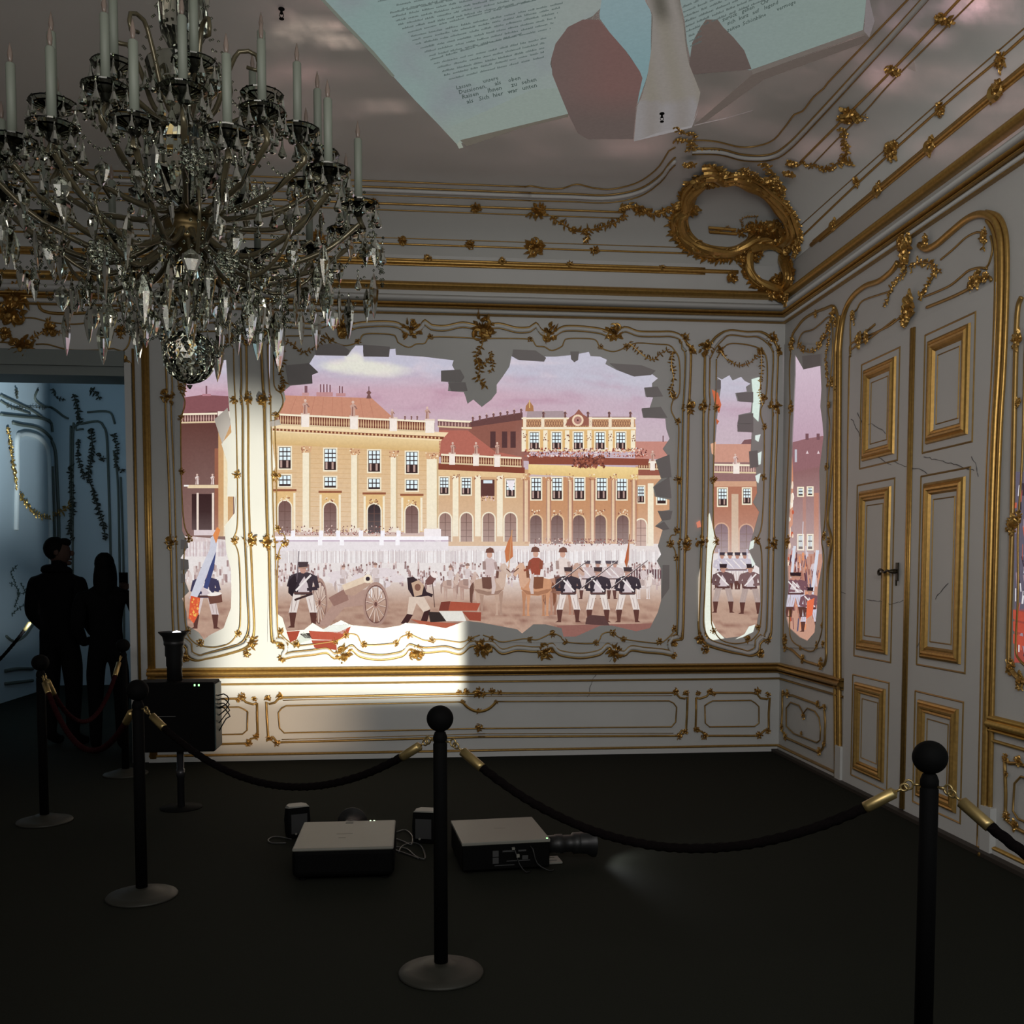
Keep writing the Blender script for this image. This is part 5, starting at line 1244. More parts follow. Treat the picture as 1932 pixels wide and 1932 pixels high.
# ---------------------------------------------------------------- pictures thrown on the ceiling
def cloud_film():
    p = Pic(31)
    def fn(u, v):
        # warm-violet projected cloud light; black adds nothing
        base = fbm(u / 170, v / 70, 41, 5)
        a = max(0.0, base - .42) * 1.8
        fade = max(0.0, min(1.0, (u - 330) / 260)) * max(0, min(1, (345 - v) / 60))
        c = (104 * a * 1.0, 78 * a, 76 * a)
        out = [x * fade for x in c]
        # the two pale clouds by the left page edge
        for cu, cv, ru, rv, s in ((590, 55, 85, 26, 110), (650, 80, 75, 18, 105), (530, 75, 60, 30, 50), (735, 200, 80, 16, 60), (590, 250, 70, 18, 34), (560, 30, 60, 10, 40)):
            e = 1 - ((u - cu) / ru) ** 2 - ((v - cv) / rv) ** 2
            if e > 0:
                k = e * s * (.35 + 1.0 * fbm(u / 18, v / 9, 51)); out[0] += k; out[1] += k * .88; out[2] += k * .80
        for cu, cv, ru, rv, s in ((1690, 30, 60, 50, 70), (1800, 15, 90, 36, 66), (1670, 120, 70, 60, 34), (1760, 70, 60, 30, 50), (1880, 20, 80, 50, 40)):
            e = 1 - ((u - cu) / ru) ** 2 - ((v - cv) / rv) ** 2
            if e > 0:
                k = e * s * (.3 + 1.1 * fbm(u / 26, v / 26, 61)); out[0] += k; out[1] += k * .78; out[2] += k * .86
        return tuple(min(255, x) for x in out)
    p.grid(300, 1990, -60, 400, 12, fn)
    for i in range(len(p.v)):
        pass
    o = p.build('projected_clouds', M_PICADD)
    tag(o, 'projected pink and violet clouds drifting over the ceiling around the open book', 'projection')
cloud_film()

def book():
    p = Pic(33)
    def pg(c):  return lambda pts, lv=2: p.poly(pts, c, lv, 0)
    # left page, coloured on a grid strip so the paper tone drifts from blue-green to grey
    def strip(A, B, n, m_, col, lv):
        k0 = len(p.v)
        ca, cb = cat([(a, b, 0) for a, b in A], 1e9), None
        def at(L, t):
            x = t * (len(L) - 1); i = min(int(x), len(L) - 2); f = x - i
            return (L[i][0] * (1 - f) + L[i + 1][0] * f, L[i][1] * (1 - f) + L[i + 1][1] * f)
        for i in range(n + 1):
            a, b = at(A, i / n), at(B, i / n)
            for j in range(m_ + 1):
                u, v = a[0] + (b[0] - a[0]) * j / m_, a[1] + (b[1] - a[1]) * j / m_
                p.v.append(tuple(p.pt(u, v, lv))); p.c.append((*lin(col(u, v)), 1))
        for i in range(n):
            for j in range(m_):
                q = k0 + i * (m_ + 1) + j; p.f.append((q, q + 1, q + m_ + 2, q + m_ + 1))
    def paper(u, v):
        c = mix((132, 152, 149), (142, 150, 146), (u - 700) / 400)
        c = mix(c, (132, 138, 142), max(0, fbm(u / 60, v / 60, 71) - .45) * 2)
        return mix(c, (140, 150, 140), max(0, (v - 200) / 80))
    strip([(560,-60),(606,-2),(650,46),(700,97),(740,142),(785,191),(825,232),(862,272)], [(1200,-60),(1150,-2),(1118,30),(1070,52),(1046,90),(1038,120),(1052,165),(1073,214)], 42, 30, paper, 2)
    p.poly([(862,272),(867,264),(1073,214),(1052,165),(1000,170),(850,240)], (138,149,142), 3, 0)
    p.poly([(862,272),(866,280),(874,278),(868,265)], (150,156,144), 4, 0)
    p.poly([(604,-2),(650,48),(700,100),(740,145),(745,143),(705,96),(655,44),(612,-2)], (112, 116, 106), 3, 0)
    p.poly([(868,264),(1073,214),(1072,220),(980,242),(880,276)], (104, 98, 88), 3, 0)
    # thumb shadow on the left page
    strip([(1100,36),(1072,50),(1048,82),(1040,110),(1042,140),(1058,180),(1072,214),(1090,250),(1110,262)], [(1130,37),(1150,60),(1172,84),(1192,112),(1205,130),(1213,145),(1205,180),(1200,200),(1195,262)], 24, 10,
          lambda u, v: mix(mix((107, 90, 86), (114, 88, 84), (u - 1060) / 90), (98, 86, 82), max(0, (v - 170) / 60)), 5)
    # turning leaf: blue side and cream side
    strip([(1140,-30),(1135,0),(1130,32),(1150,60),(1185,100),(1213,143),(1205,180)], [(1212,-30),(1216,0),(1229,22),(1228,70),(1228,100),(1222,140),(1203,196)], 20, 6, lambda u, v: mix((130, 152, 156), (122, 148, 152), (v - 20) / 100), 6)
    strip([(1216,-20),(1220,2),(1232,28),(1229,90),(1222,140),(1212,180),(1202,200),(1196,266)], [(1282,-20),(1284,10),(1290,50),(1294,90),(1300,120),(1312,150),(1322,176),(1305,240)], 26, 10,
          lambda u, v: mix(mix((92, 88, 80), (132, 126, 116), (v - 20) / 30), (136, 130, 124), .5 + .5 * math.sin((u - v * .2) / 8)) if v < 190 else mix((132, 126, 122), (140, 136, 136), .5 + .5 * math.sin(u / 9)), 7)
    p.poly([(1196,266),(1305,240),(1318,205),(1305,236),(1240,250)], (146, 142, 142), 9, 0)
    # right page
    strip([(1280,-30),(1283,0),(1292,40),(1296,80),(1302,108)], [(1640,-30),(1634,0),(1632,22),(1628,56),(1415,132)], 24, 24, lambda u, v: mix((130, 144, 142), (132, 146, 140), (u - 1300) / 300), 3)
    strip([(1332,36),(1322,50),(1306,80),(1302,108),(1300,140)], [(1354,36),(1364,50),(1384,70),(1404,94),(1418,130)], 12, 8, lambda u, v: mix((104, 92, 86), (96, 84, 80), (v - 40) / 80), 6)
    p.poly([(1417,132),(1630,56),(1634,62),(1420,140)], (112, 104, 98), 4, 0)
    p.poly([(1634,0),(1640,-4),(1650,40),(1640,70),(1630,58)], (128, 120, 120), 4, 0)
    p.poly([(1725,112),(1728,134),(1712,128)], (122, 110, 104), 4, 0)
    p.poly([(1420,140),(1632,66),(1648,74),(1500,128),(1440,150),(1330,230),(1310,235)], (98, 88, 82), 2, 0)
    p.line((1310, 236), (1372, 222), 1.2, (140, 130, 128), 5, 0); p.line((1372, 222), (1420, 208), 1.0, (124, 114, 112), 5, 0)
    # lines of print
    r = p.rnd; ink = (86, 98, 96)
    font_me = {}
    def word(text, o, ex, ey, size):
        """set a word: o = pixel origin, ex/ey = pixel axes"""
        cu = bpy.data.curves.new('t', 'FONT'); cu.body = text; cu.resolution_u = 1; cu.size = 1.0; cu.offset = 0.012
        ob = bpy.data.objects.new('t', cu); C.objects.link(ob)
        dg = bpy.context.evaluated_depsgraph_get(); me = ob.evaluated_get(dg).to_mesh()
        k = len(p.v)
        for vv in me.vertices:
            x, y = vv.co.x * size, vv.co.y * size
            p.v.append(tuple(p.pt(o[0] + ex[0] * x + ey[0] * y, o[1] + ex[1] * x + ey[1] * y, 8))); p.c.append((*lin((70, 82, 78)), 1))
        for f in me.polygons: p.f.append(tuple(k + i for i in f.vertices))
        ob.to_mesh_clear(); bpy.data.objects.remove(ob); bpy.data.curves.remove(cu)
    def inkline(u0, v0, u1, v1, h, col, lv=8):
        """an unreadable line of print: small ragged strokes grouped in words"""
        L = math.hypot(u1 - u0, v1 - v0); ex = ((u1 - u0) / L, (v1 - v0) / L); x = 0
        while x < L:
            wl = r.uniform(9, 30); e = min(L, x + wl)
            while x < e:
                s = r.uniform(1.4, 2.6); hh = h * r.choice((.55, .6, .7, 1.0))
                a = (u0 + ex[0] * x, v0 + ex[1] * x)
                p.poly([(a[0], a[1]), (a[0] + ex[0] * s * .75, a[1] + ex[1] * s * .75), (a[0] + ex[0] * s * .75 - ex[1] * 0, a[1] + ex[1] * s * .75 - hh), (a[0], a[1] - hh)], mix(col, (110, 122, 118), r.random() * .5), lv, 0); x += s
            x += r.uniform(3.5, 6)
    lines = 26
    for i in range(lines):
        t = i / (lines - 1)
        ul = 672 + (846 - 672) * t ** .92 + r.uniform(-3, 3); vl = -34 + (150 + 34) * t
        if i in (6, 7): ul += 30
        ur = 1128 - (1128 - 1030) * min(1, t * 1.15); slope = -.20 - .03 * t
        vr = vl + slope * (ur - ul)
        inkline(ul, vl, ur - (r.uniform(0, 60) if i in (5, 13, 20) else 4), vr, 3.6, ink)
    for words, u0, v0, sz in (((('als', 0), ('Sich', 24), ('hier', 51), ('war', 80), ('unten', 108)), 881, 195, 12.5), ((('Raisen', 0), ('Ihnen', 50), ('zu', 96), ('sehen', 116)), 872, 186, 12.5),
            ((('Dussionen,', 0), ('als', 70), ('oben', 96)), 866, 177, 12), ((('Lassen', 0), ('unsere', 52)), 861, 168, 11)):
        for wd, x in words: word(wd, (u0 + x * .97, v0 - x * .235), (.97, -.235), (-.18, -.9), sz)
    for i in range(11):
        u0 = 1288 + i * 1.4; v0 = 14 + i * 9.2
        if i < 6: inkline(u0, v0, 1420 + i * 6, v0 - (130 + i * 4) * .42, 4.2, (82, 92, 90))
        elif i < 9: inkline(u0 + 3, v0, u0 + 26, v0 - 10, 4, (82, 92, 90))
    for words, u0, v0 in (((('zurück', 0), ('gehen', 40), ('Chr', 78)), 1363, 40), ((('sich', 0), ('kurz', 24), ('auf', 52), ('legend', 76)), 1372, 47), ((('zeiten', 0), ('Schönbline', 32), ('vermoge', 102)), 1372, 60)):
        for wd, x in words: word(wd, (u0 + x * .92, v0 - x * .39), (.92, -.39), (-.05, -.95), 11)
    o = p.build('projected_open_book', M_PICB)
    tag(o, 'projected open book with printed pages and a turning leaf on the ceiling', 'projection')
book()

# ---------------------------------------------------------------- stanchions and ropes
M_ROPE = mat('dark_red_rope', (0.022, 0.004, 0.005), 0.95, noise=.4, nscale=60, Specular_IOR_Level=.05)
M_ROPEK = mat('black_rope', (0.004, 0.0028, 0.0028), 0.95, noise=.4, nscale=60, Specular_IOR_Level=.05)
def stanchion(x, y, label, hooks, scale=1.0):
    root = empty('stanchion', (x, y, 0)); tag(root, label, 'barrier post', 'rope barrier posts')
    m = MB(); m.lathe([(.158, 0), (.160, .006), (.156, .012), (.12, .022), (.07, .034), (.062, .040), (.03, .046)], 48); m.build('base', M_BASE, root, True)
    m = MB(); m.lathe([(.026, .04), (.026, .868), (.0235, .872), (.0235, .876), (.026, .88), (.026, .895), (.020, .912), (.014, .916)], 24); m.build('post', M_BLACK, root, True)
    m = MB(); R = .0485; m.lathe([(.001 + R * math.sin(PI * i / 18), .962 - R * math.cos(PI * i / 18)) for i in range(19)], 28); m.build('ball', M_BLACK, root, True)
    for a in hooks:
        m = MB(); ca, sa = math.cos(a), math.sin(a)
        m.tube([(ca * .024, sa * .024, .878), (ca * .046, sa * .046, .878)], .004, None, 6)
        pts = [(ca * (.056 + .012 * math.cos(w)), sa * (.056 + .012 * math.cos(w)), .876 + .014 * math.sin(w)) for w in [2 * PI * i / 12 for i in range(12)]]
        m.tube(pts, .0035, None, 6, closed=True); m.build('hook_ring', M_BRASS, root, True)
    return root
posts = {'A': (.085, 3.60), 'B': (-1.272, 4.61), 'C': (1.488, 2.70), 'D': (-2.236, 6.08), 'E': (-2.155, 7.46), 'F': (2.5, 1.25)}
def ang(a, b): return math.atan2(posts[b][1] - posts[a][1], posts[b][0] - posts[a][0])
stanchion(*posts['A'], 'black ball-topped barrier post in the middle, between the two floor projectors', [ang('A', 'B'), ang('A', 'C')])
stanchion(*posts['B'], 'black ball-topped barrier post standing before the upright projector on its pole', [ang('B', 'A'), ang('B', 'D')])
stanchion(*posts['C'], 'tallest-looking black barrier post, rightmost, in front of the tall double door', [ang('C', 'A'), ang('C', 'F')])
stanchion(*posts['D'], 'black barrier post farthest left, with two brass rope ends below its ball', [ang('D', 'B'), ang('D', 'E')])
stanchion(*posts['E'], 'dim barrier post just inside the doorway beside the woman', [ang('E', 'D')])
def rope(a, b, sag, label, mt, n=36, ends=True, bulge=0.0):
    A = Vector((*posts[a], .868)) if isinstance(a, str) else Vector(a); B = Vector((*posts[b], .868)) if isinstance(b, str) else Vector(b)
    d = (B - A); d.z = 0; d.normalize(); A = A + d * .066; B = B - d * .066
    L = (B - A).length
    def at(t): q = A.lerp(B, t); q.z -= sag * 4 * t * (1 - t); return q
    root = empty('barrier_rope', tuple(at(.5))); tag(root, label, 'rope', 'barrier ropes'); o = root.location
    ct = .10 / L
    pts = [at(ct + (1 - 2 * ct) * i / n) - o for i in range(n + 1)]
    m = MB(); m.tube(pts, .0145, None, 10); rb = m.build('rope', mt, root, True)
    # twisted strands
    m = MB()
    for s in range(3):
        q = []; N = n * 5
        for i in range(N + 1):
            t = ct + (1 - 2 * ct) * i / N; c = at(t); tg = (at(min(1, t + .01)) - at(max(0, t - .01))).normalized()
            e1 = tg.cross(Vector((0, 0, 1))).normalized(); e2 = e1.cross(tg); w = t * L * 55 + s * 2 * PI / 3
            q.append(c + (e1 * math.cos(w) + e2 * math.sin(w)) * .0085 - o)
        m.tube(q, .0082, None, 5)
    m.build('strand', mt, rb, True)
    for t0, t1 in ((.0, ct), (1, 1 - ct)):
        p0, p1 = at(t0) - o, at(t1) - o; e = (p1 - p0).normalized()
        m = MB(); m.tube([p0 + e * .028, p0 + e * .034, p0 + e * .036, p1, p1 + e * .012], [.006, .013, .0175, .0175, .0175], None, 14); m.build('end_cap', M_BRASS, root, True)
        m = MB(); m.tube([p0 + e * .030, p0 + e * .012], .004, None, 6)
        sd = e.cross(Vector((0, 0, 1))).normalized(); up = sd.cross(e)
        m.tube([p0 + e * (.002 + .012 * math.cos(w)) + up * (.010 * math.sin(w)) for w in [2 * PI * i / 12 for i in range(12)]], .0035, None, 6, closed=True); m.build('snap_hook', M_BRASS, root, True)
    return root
rope('B', 'A', .25, 'dark rope drooping between the post by the upright projector and the middle post', M_ROPEK)
rope('A', 'C', .275, 'long dark rope sagging across the floor projectors from middle post to rightmost post', M_ROPEK)
rope('C', 'F', .30, 'short piece of dark rope running out of the right edge from the rightmost post', M_ROPEK)
rope('D', 'B', .30, 'dark red rope hanging between the far left post and the post by the upright projector', M_ROPE)
rope('D', 'E', .36, 'dark red rope hanging from the far left post back to the doorway post', M_ROPE)
rope((-4.25, 9.7, .45), (-3.5, 9.5, 1.06), .05, 'dark rope rising behind the man in the next room', M_ROPEK)

# ---------------------------------------------------------------- projectors
M_PROJ = mat('grey_projector_case', (0.20, 0.195, 0.165), 0.5, noise=.05, nscale=8)
M_PDARK = mat('dark_projector_side', (0.0025, 0.0025, 0.0025), 0.7, Specular_IOR_Level=0.08)
M_LENS = mat('black_lens_barrel', (0.008, 0.008, 0.008), 0.45)
M_LED = emis('green_led', (0.35, 1.0, 0.35), 2.5)
M_LEDW = emis('pale_led', (0.8, 1.0, 0.7), 2.0)
M_PRINT = mat('grey_print', (0.13, 0.13, 0.12), .7)
M_CABLE = mat('black_cable', (0.015, 0.015, 0.015), .5)
M_GLASSL = mat('lens_glass', (0.03, 0.035, 0.05), .05)
def bevel(o, w, seg=3):
    b = o.modifiers.new('b', 'BEVEL'); b.width = w; b.segments = seg; b.limit_method = 'ANGLE'; return o
def lens(root, mtx, steps, hood, name='lens'):
    m = MB(); m.lathe(steps, 28, mtx); l = m.build(name, M_LENS, root, True)
    m = MB(); m.lathe(hood, 32, mtx, cap=False); m.build('lens_hood', M_LENS, l, True)
    m = MB(); z = hood[-1][1] - .03; m.lathe([(.034, z - .004), (.034, z)], 24, mtx); m.build('front_glass', M_GLASSL, l)
    return l
# projector throwing the wall picture
pa = empty('projector', (-.36, 5.0, 0)); tag(pa, 'flat grey projector on the carpet, left of the middle post, lens towards the back wall', 'projector', 'floor projectors')
m = MB(); m.box(-.246, .246, -.26, .26, .02, .166); bevel(m.build('case', M_PDARK, pa), .03, 4)
m = MB(); m.box(-.244, .244, -.26, .26, .152, .168); bevel(m.build('top_cover', M_PROJ, pa), .012)
for sx in (-.2, .2):
    for sy in (-.2, .2): m = MB(); m.lathe([(.02, 0), (.02, .022)], 12, Matrix.Translation((sx, sy, 0))); m.build('foot', M_BLACK, pa)
TL = Matrix.Translation((0, .26, .115)) @ Matrix.Rotation(-PI / 2, 4, 'X')
lens(pa, TL, [(.05, 0), (.05, .04), (.043, .045), (.043, .12)], [(.043, .10), (.05, .13), (.078, .17), (.082, .172), (.082, .18)])
m = MB(); m.box(-.05, .03, -.004, .0, .1681, .1686); m.box(-.035, .0, -.08, -.076, .1681, .1686); m.build('printed_mark', M_PRINT, pa)
for x in (.105, .125): m = MB(); m.box(x, x + .008, .245, .252, .168, .17); m.build('indicator_light', M_LEDW, pa)
m = MB(); m.box(-.02, .02, .2, .235, .1681, .169); m.build('label_plate', M_PRINT, pa)
# projector on its right with the lens to the side
pb = empty('projector', (.422, 5.03, 0), math.radians(5)); tag(pb, 'grey projector on the carpet, right of the middle post, long lens pointing right', 'projector', 'floor projectors')
m = MB(); m.box(-.222, .222, -.225, .225, .018, .15); bevel(m.build('case', M_PDARK, pb), .008)
m = MB(); m.box(-.224, .224, -.228, .228, .146, .162); bevel(m.build('top_cover', M_PROJ, pb), .003)
for sx in (-.18, .18):
    for sy in (-.18, .18): m = MB(); m.lathe([(.018, 0), (.018, .02)], 12, Matrix.Translation((sx, sy, 0))); m.build('foot', M_BLACK, pb)
TB = Matrix.Translation((.222, -.11, .10)) @ Matrix.Rotation(PI / 2, 4, 'Y')
lens(pb, TB, [(.046, 0), (.046, .05), (.05, .055), (.05, .09), (.044, .095), (.044, .14), (.055, .15), (.055, .20)], [(.055, .18), (.058, .22), (.075, .245), (.076, .262)])
m = MB(); m.box(.205, .213, -.222, -.214, .162, .165); m.build('indicator_light', M_LED, pb)
m = MB()
for x, z, w, h in ((-.07, .10, .03, .03), (-.07, .065, .03, .03), (-.02, .11, .06, .008), (.06, .11, .04, .008), (.0, .06, .12, .004), (-.06, .04, .1, .004), (.08, .075, .03, .02)): m.box(x, x + w, -.228, -.224, z - h / 2, z + h / 2)
m.build('connector_panel', mat('dull_panel', (.05, .05, .05), .5), pb)
for x, z, e in ((.03, .125, .06), (.12, .13, .09)):
    m = MB(); m.tube(cat([(x, -.228, z), (x + .01, -.25, z - .01), (x + .03, -.26, .05), (x + e, -.27, .012), (x + e + .03, -.24, .008)], .02), .0035, None, 6); m.build('cable', M_CABLE, pb, True)
m = MB(); m.box(.025, .04, -.245, -.228, .12, .13); m.box(.045, .06, -.262, -.248, .085, .1); m.build('plug', M_PROJ, pb)
m = MB(); m.box(-.02, .04, .02, .023, .1621, .1626); m.build('printed_mark', M_PRINT, pb)
c = P(1041, 1625)[0]; pt = empty('remote_control', (c.x, c.y, 0), .1); tag(pt, 'small pale remote control lying on the carpet under the right projector lens', 'remote control')
m = MB(); m.box(-.045, .045, -.055, .055, 0, .012); bevel(m.build('case', M_PROJ, pt), .004)
m = MB(); m.box(-.02, .02, -.03, -.02, .012, .014); m.box(-.02, .02, .02, .03, .012, .014); m.build('button', M_PRINT, pt)
# upright projector on a pole at the left
pc = empty('projector', (-1.50, 6.36, 0)); tag(pc, 'black projector held on its side by a pole, lens standing straight up with glowing glass', 'projector')
m = MB(); m.lathe([(.13, 0), (.13, .006), (.03, .01), (.0, .01)], 32, Matrix.Translation((0, 0, 0))); m.build('pole_base', M_BLACK, pc, True)
m = MB(); m.lathe([(.022, .01), (.022, .2), (.026, .2), (.026, .25), (.022, .25), (.022, .39)], 20, Matrix.Translation((0, 0, 0))); m.build('pole', mat('dark_steel_pole', (.06, .06, .065), .35, .6), pc, True)
m = MB(); m.box(-.245, .235, -.10, .10, .375, .815); bevel(m.build('case', M_PDARK, pc), .01)
m = MB(); m.box(.236, .243, -.095, .095, .39, .80); m.build('side_panel', mat('dark_teal_trim', (.03, .05, .05), .4), pc)
TC = Matrix.Translation((-.025, 0, .815))
m = MB(); m.lathe([(.046, 0), (.046, .09), (.05, .095), (.05, .15), (.056, .16), (.056, .22), (.063, .23), (.063, .26)], 28, TC); l = m.build('lens', M_LENS, pc, True)
m = MB(); m.lathe([(.063, .25), (.07, .28), (.094, .305), (.094, .312)], 32, TC, cap=False); m.build('lens_hood', M_LENS, l, True)
m = MB(); m.lathe([(.001, .318), (.02, .314), (.034, .300)], 24, TC @ Matrix.Translation((.018, .0, .0))); m.build('lit_glass', emis('lit_lens', (1.0, .98, 1.0), 3.0), l, True)
for x in (.115, .14): m = MB(); m.box(x, x + .009, -.1015, -.099, .79, .803); m.build('indicator_light', M_LED, pc)
m = MB()
for i in range(4): m.tube(cat([(.243, -.02 + i * .02, .72 - i * .03), (.28, -.02, .73 - i * .03), (.31, -.01 + i * .01, .70 - i * .04), (.29, 0, .66 - i * .03), (.243, .01, .64 - i * .05)], .02), .004, None, 6)
m.build('cable', M_CABLE, pc, True)
m = MB(); m.box(-.12, .0, -.101, -.1, .6, .603); m.build('printed_mark', M_PRINT, pc)

# small loudspeakers and loose cable behind the left floor projector
def speaker(x, y, rz, label):
    s = empty('loudspeaker', (x, y, 0), rz); tag(s, label, 'loudspeaker', 'small loudspeakers behind the floor projector')
    m = MB()
    vs = []
    for z, k, f in ((0, .86, .0), (.03, .95, .0), (.10, 1.0, .0), (.165, .92, .01)):
        for a, b in ((-.065, -.05), (.065, -.05), (.07, .02), (.045, .06), (-.045, .06), (-.07, .02)): vs.append((a * k, b * k, z + (f if b < 0 else 0)))
    fs = [(i * 6 + j, i * 6 + (j + 1) % 6, (i + 1) * 6 + (j + 1) % 6, (i + 1) * 6 + j) for i in range(3) for j in range(6)] + [tuple(reversed(range(6)))]
    m.add(vs, fs); m.add([vs[18 + j] for j in range(6)] , [tuple(range(6))]); bevel(m.build('cabinet', M_PDARK, s), .004)
    m = MB(); m.add([(a * .92, b * .92, .166 + (.01 if b < 0 else 0)) for a, b in ((-.065, -.05), (.065, -.05), (.07, .02), (.045, .06), (-.045, .06), (-.07, .02))] + [(a * .8, b * .8, .182) for a, b in ((-.065, -.05), (.065, -.05), (.07, .02), (.045, .06), (-.045, .06), (-.07, .02))],
          [(i, (i + 1) % 6, 6 + (i + 1) % 6, 6 + i) for i in range(6)] + [(6, 7, 8, 9, 10, 11)]); m.build('top_cap', mat('grey_cap', (.2, .2, .18), .5), s, False)
    m = MB(); m.box(-.045, .045, -.054, -.05, .03, .14); m.build('grille', mat('speaker_grille', (.03, .03, .03), .8), s)
    m = MB(); m.lathe([(.006, 0), (.006, .006)], 10, Matrix.Translation((-.02, -.054, .03)) @ Matrix.Rotation(PI / 2, 4, 'X')); m.build('knob', M_PROJ, s)
    return s
c = P(561, 1578)[0]; speaker(c.x, c.y, .35, 'small dark loudspeaker with pale top at the left rear of the left floor projector')
c = P(803, 1588)[0]; speaker(c.x, c.y, -.25, 'small dark loudspeaker partly hidden behind the middle barrier post')
m = MB()
for px in ([(748,1572),(765,1568),(778,1580),(776,1596),(762,1590),(748,1585)], [(748,1600),(768,1604),(785,1618),(802,1622),(796,1600),(780,1592),(760,1598),(752,1610)], [(746,1606),(775,1616),(790,1622)]):
    pts = [P(w.x, w.y)[0] + Vector((0, 0, .006)) for w in cat([(a, b, 0) for a, b in px], 4)]; m.tube(pts, .0045, None, 6)
tag(m.build('power_cable', mat('grey_cable', (.05, .05, .048), .4), None, True), 'tangled black cable on the carpet between left projector and middle post', 'cable')
m = MB(); pts = [P(w.x, w.y)[0] + Vector((0, 0, .005)) for w in cat([(550,1585,0),(520,1580,0),(506,1586,0),(512,1592,0),(540,1592,0)], 4)]; m.tube(pts, .004, None, 6)
tag(m.build('power_cable', mat('grey_cable', (.05, .05, .048), .4), None, True), 'short loop of cable on the carpet left of the left loudspeaker', 'cable')
# ceiling sprinklers
for (u, v, lb) in ((531, 14, 'small dark sprinkler head on the ceiling above the chandelier candles at left'), (1249, 212, 'small dark sprinkler head on the ceiling over the turning book leaf')):
    c, n = P(u, v); s = empty('sprinkler_head', tuple(c + n * .006)); s.scale = (.55, .55, .7); tag(s, lb, 'sprinkler')
    m = MB(); m.lathe([(.03, 0), (.03, -.006), (.012, -.012), (.012, -.04)], 14); m.build('flange', M_BLACK, s, True)
    m = MB(); m.tube([(.012, 0, -.03), (.02, 0, -.05), (.004, 0, -.072)], .004, None, 5); m.tube([(-.012, 0, -.03), (-.02, 0, -.05), (-.004, 0, -.072)], .004, None, 5); m.build('yoke', M_BLACK, s)
    m = MB(); m.lathe([(.024, -.072), (.024, -.076)], 14); m.build('deflector', M_BLACK, s)
# ---------------------------------------------------------------- chandelier
CX, CY = -0.93, 4.23
M_CR = bpy.data.materials.new('cut_crystal'); M_CR.use_nodes = True
nt = M_CR.node_tree; nt.nodes.clear()
g1 = nt.nodes.new('ShaderNodeBsdfGlossy'); g1.inputs['Roughness'].default_value = .04; g1.inputs[0].default_value = (.62, .62, .57, 1)
r1 = nt.nodes.new('ShaderNodeBsdfRefraction'); r1.inputs['IOR'].default_value = 1.5; r1.inputs['Roughness'].default_value = .0; r1.inputs[0].default_value = (.88, .91, .86, 1)
fr = nt.nodes.new('ShaderNodeFresnel'); fr.inputs[0].default_value = 1.75
mx = nt.nodes.new('ShaderNodeMixShader'); out = nt.nodes.new('ShaderNodeOutputMaterial')
nt.links.new(fr.outputs[0], mx.inputs[0]); nt.links.new(r1.outputs[0], mx.inputs[1]); nt.links.new(g1.outputs[0], mx.inputs[2]); nt.links.new(mx.outputs[0], out.inputs[0])
M_CANDLE = mat('wax_green_white_candle', (0.21, 0.235, 0.19), 0.55)
M_BULB = mat('flame_bulb', (0.22, 0.17, 0.14), 0.25)
M_SOCK = mat('dark_socket', (0.02, 0.018, 0.014), .6)
M_ARM = mat('gilded_glass_arm', (0.14, 0.12, 0.07), 0.22, 0.45)
M_CGOLD = mat('chandelier_gilding', (0.13, 0.09, 0.035), .4, .75)
ch = empty('chandelier', (CX, CY, -.05)); tag(ch, 'large crystal chandelier with many pale candles hanging at the left', 'chandelier')
def cb(mb, name, m_, parent=None, smooth=True): return mb.build(name, m_, parent or ch, smooth)
m = MB(); m.lathe([(.012, 2.60), (.012, 4.45)], 12); cb(m, 'stem', M_SOCK)
m = MB(); m.lathe([(.01, 4.33), (.05, 4.35), (.09, 4.41), (.11, 4.489)], 24); cb(m, 'ceiling_canopy', M_CGOLD)
def glass(prof, name, seg=20, flat=True):
    m = MB(); m.lathe(prof, seg, cap=False); return cb(m, name, M_CR, None, not flat)
glass([(.02, 3.62), (.05, 3.66), (.09, 3.74), (.10, 3.82), (.08, 3.90), (.04, 3.95), (.02, 3.97)], 'glass_bulb')
glass([(.02, 4.0), (.05, 4.04), (.11, 4.06), (.05, 4.1), (.02, 4.12)], 'glass_saucer')
glass([(.02, 3.40), (.06, 3.43), (.13, 3.52), (.15, 3.60), (.15, 3.605), (.12, 3.52), (.05, 3.45)], 'glass_cup')
glass([(.03, 3.05), (.08, 3.09), (.135, 3.18), (.14, 3.28), (.10, 3.36), (.05, 3.40)], 'glass_vase')
glass([(.03, 2.62), (.04, 2.68), (.09, 2.74), (.07, 2.80), (.03, 2.84)], 'glass_finial')
m = MB(); m.lathe([(.02, 2.84), (.05, 2.87), (.085, 2.90), (.095, 2.92), (.075, 2.935), (.09, 2.955), (.095, 2.975), (.07, 3.0), (.03, 3.05)], 28); cb(m, 'hub', M_CGOLD)
# bottom ball: cut with staggered lens facets
m = MB(); R = .105; NS, NR = 24, 14
vs = [(0, 0, -R * 1.0)]; fs = []
k = 0; V = []
for i in range(1, NR):
    a = PI * i / NR
    for j in range(NS):
        w = 2 * PI * (j + (i % 2) * .5) / NS; rr = R * (1 + .03 * (-1) ** (i + j)); V.append((rr * math.sin(a) * math.cos(w), rr * math.sin(a) * math.sin(w), -rr * math.cos(a)))
V2 = [(0, 0, -R * 1.06)] + V + [(0, 0, R)]
for j in range(NS): fs.append((0, 1 + (j + 1) % NS, 1 + j)); fs.append((len(V2) - 1, 1 + (NR - 2) * NS + j, 1 + (NR - 2) * NS + (j + 1) % NS))
for i in range(NR - 2):
    for j in range(NS):
        a, b = 1 + i * NS + j, 1 + i * NS + (j + 1) % NS; c, d = a + NS, b + NS
        if i % 2 == 0: fs += [(a, b, d), (a, d, c)]
        else: fs += [(a, b, c), (b, d, c)]
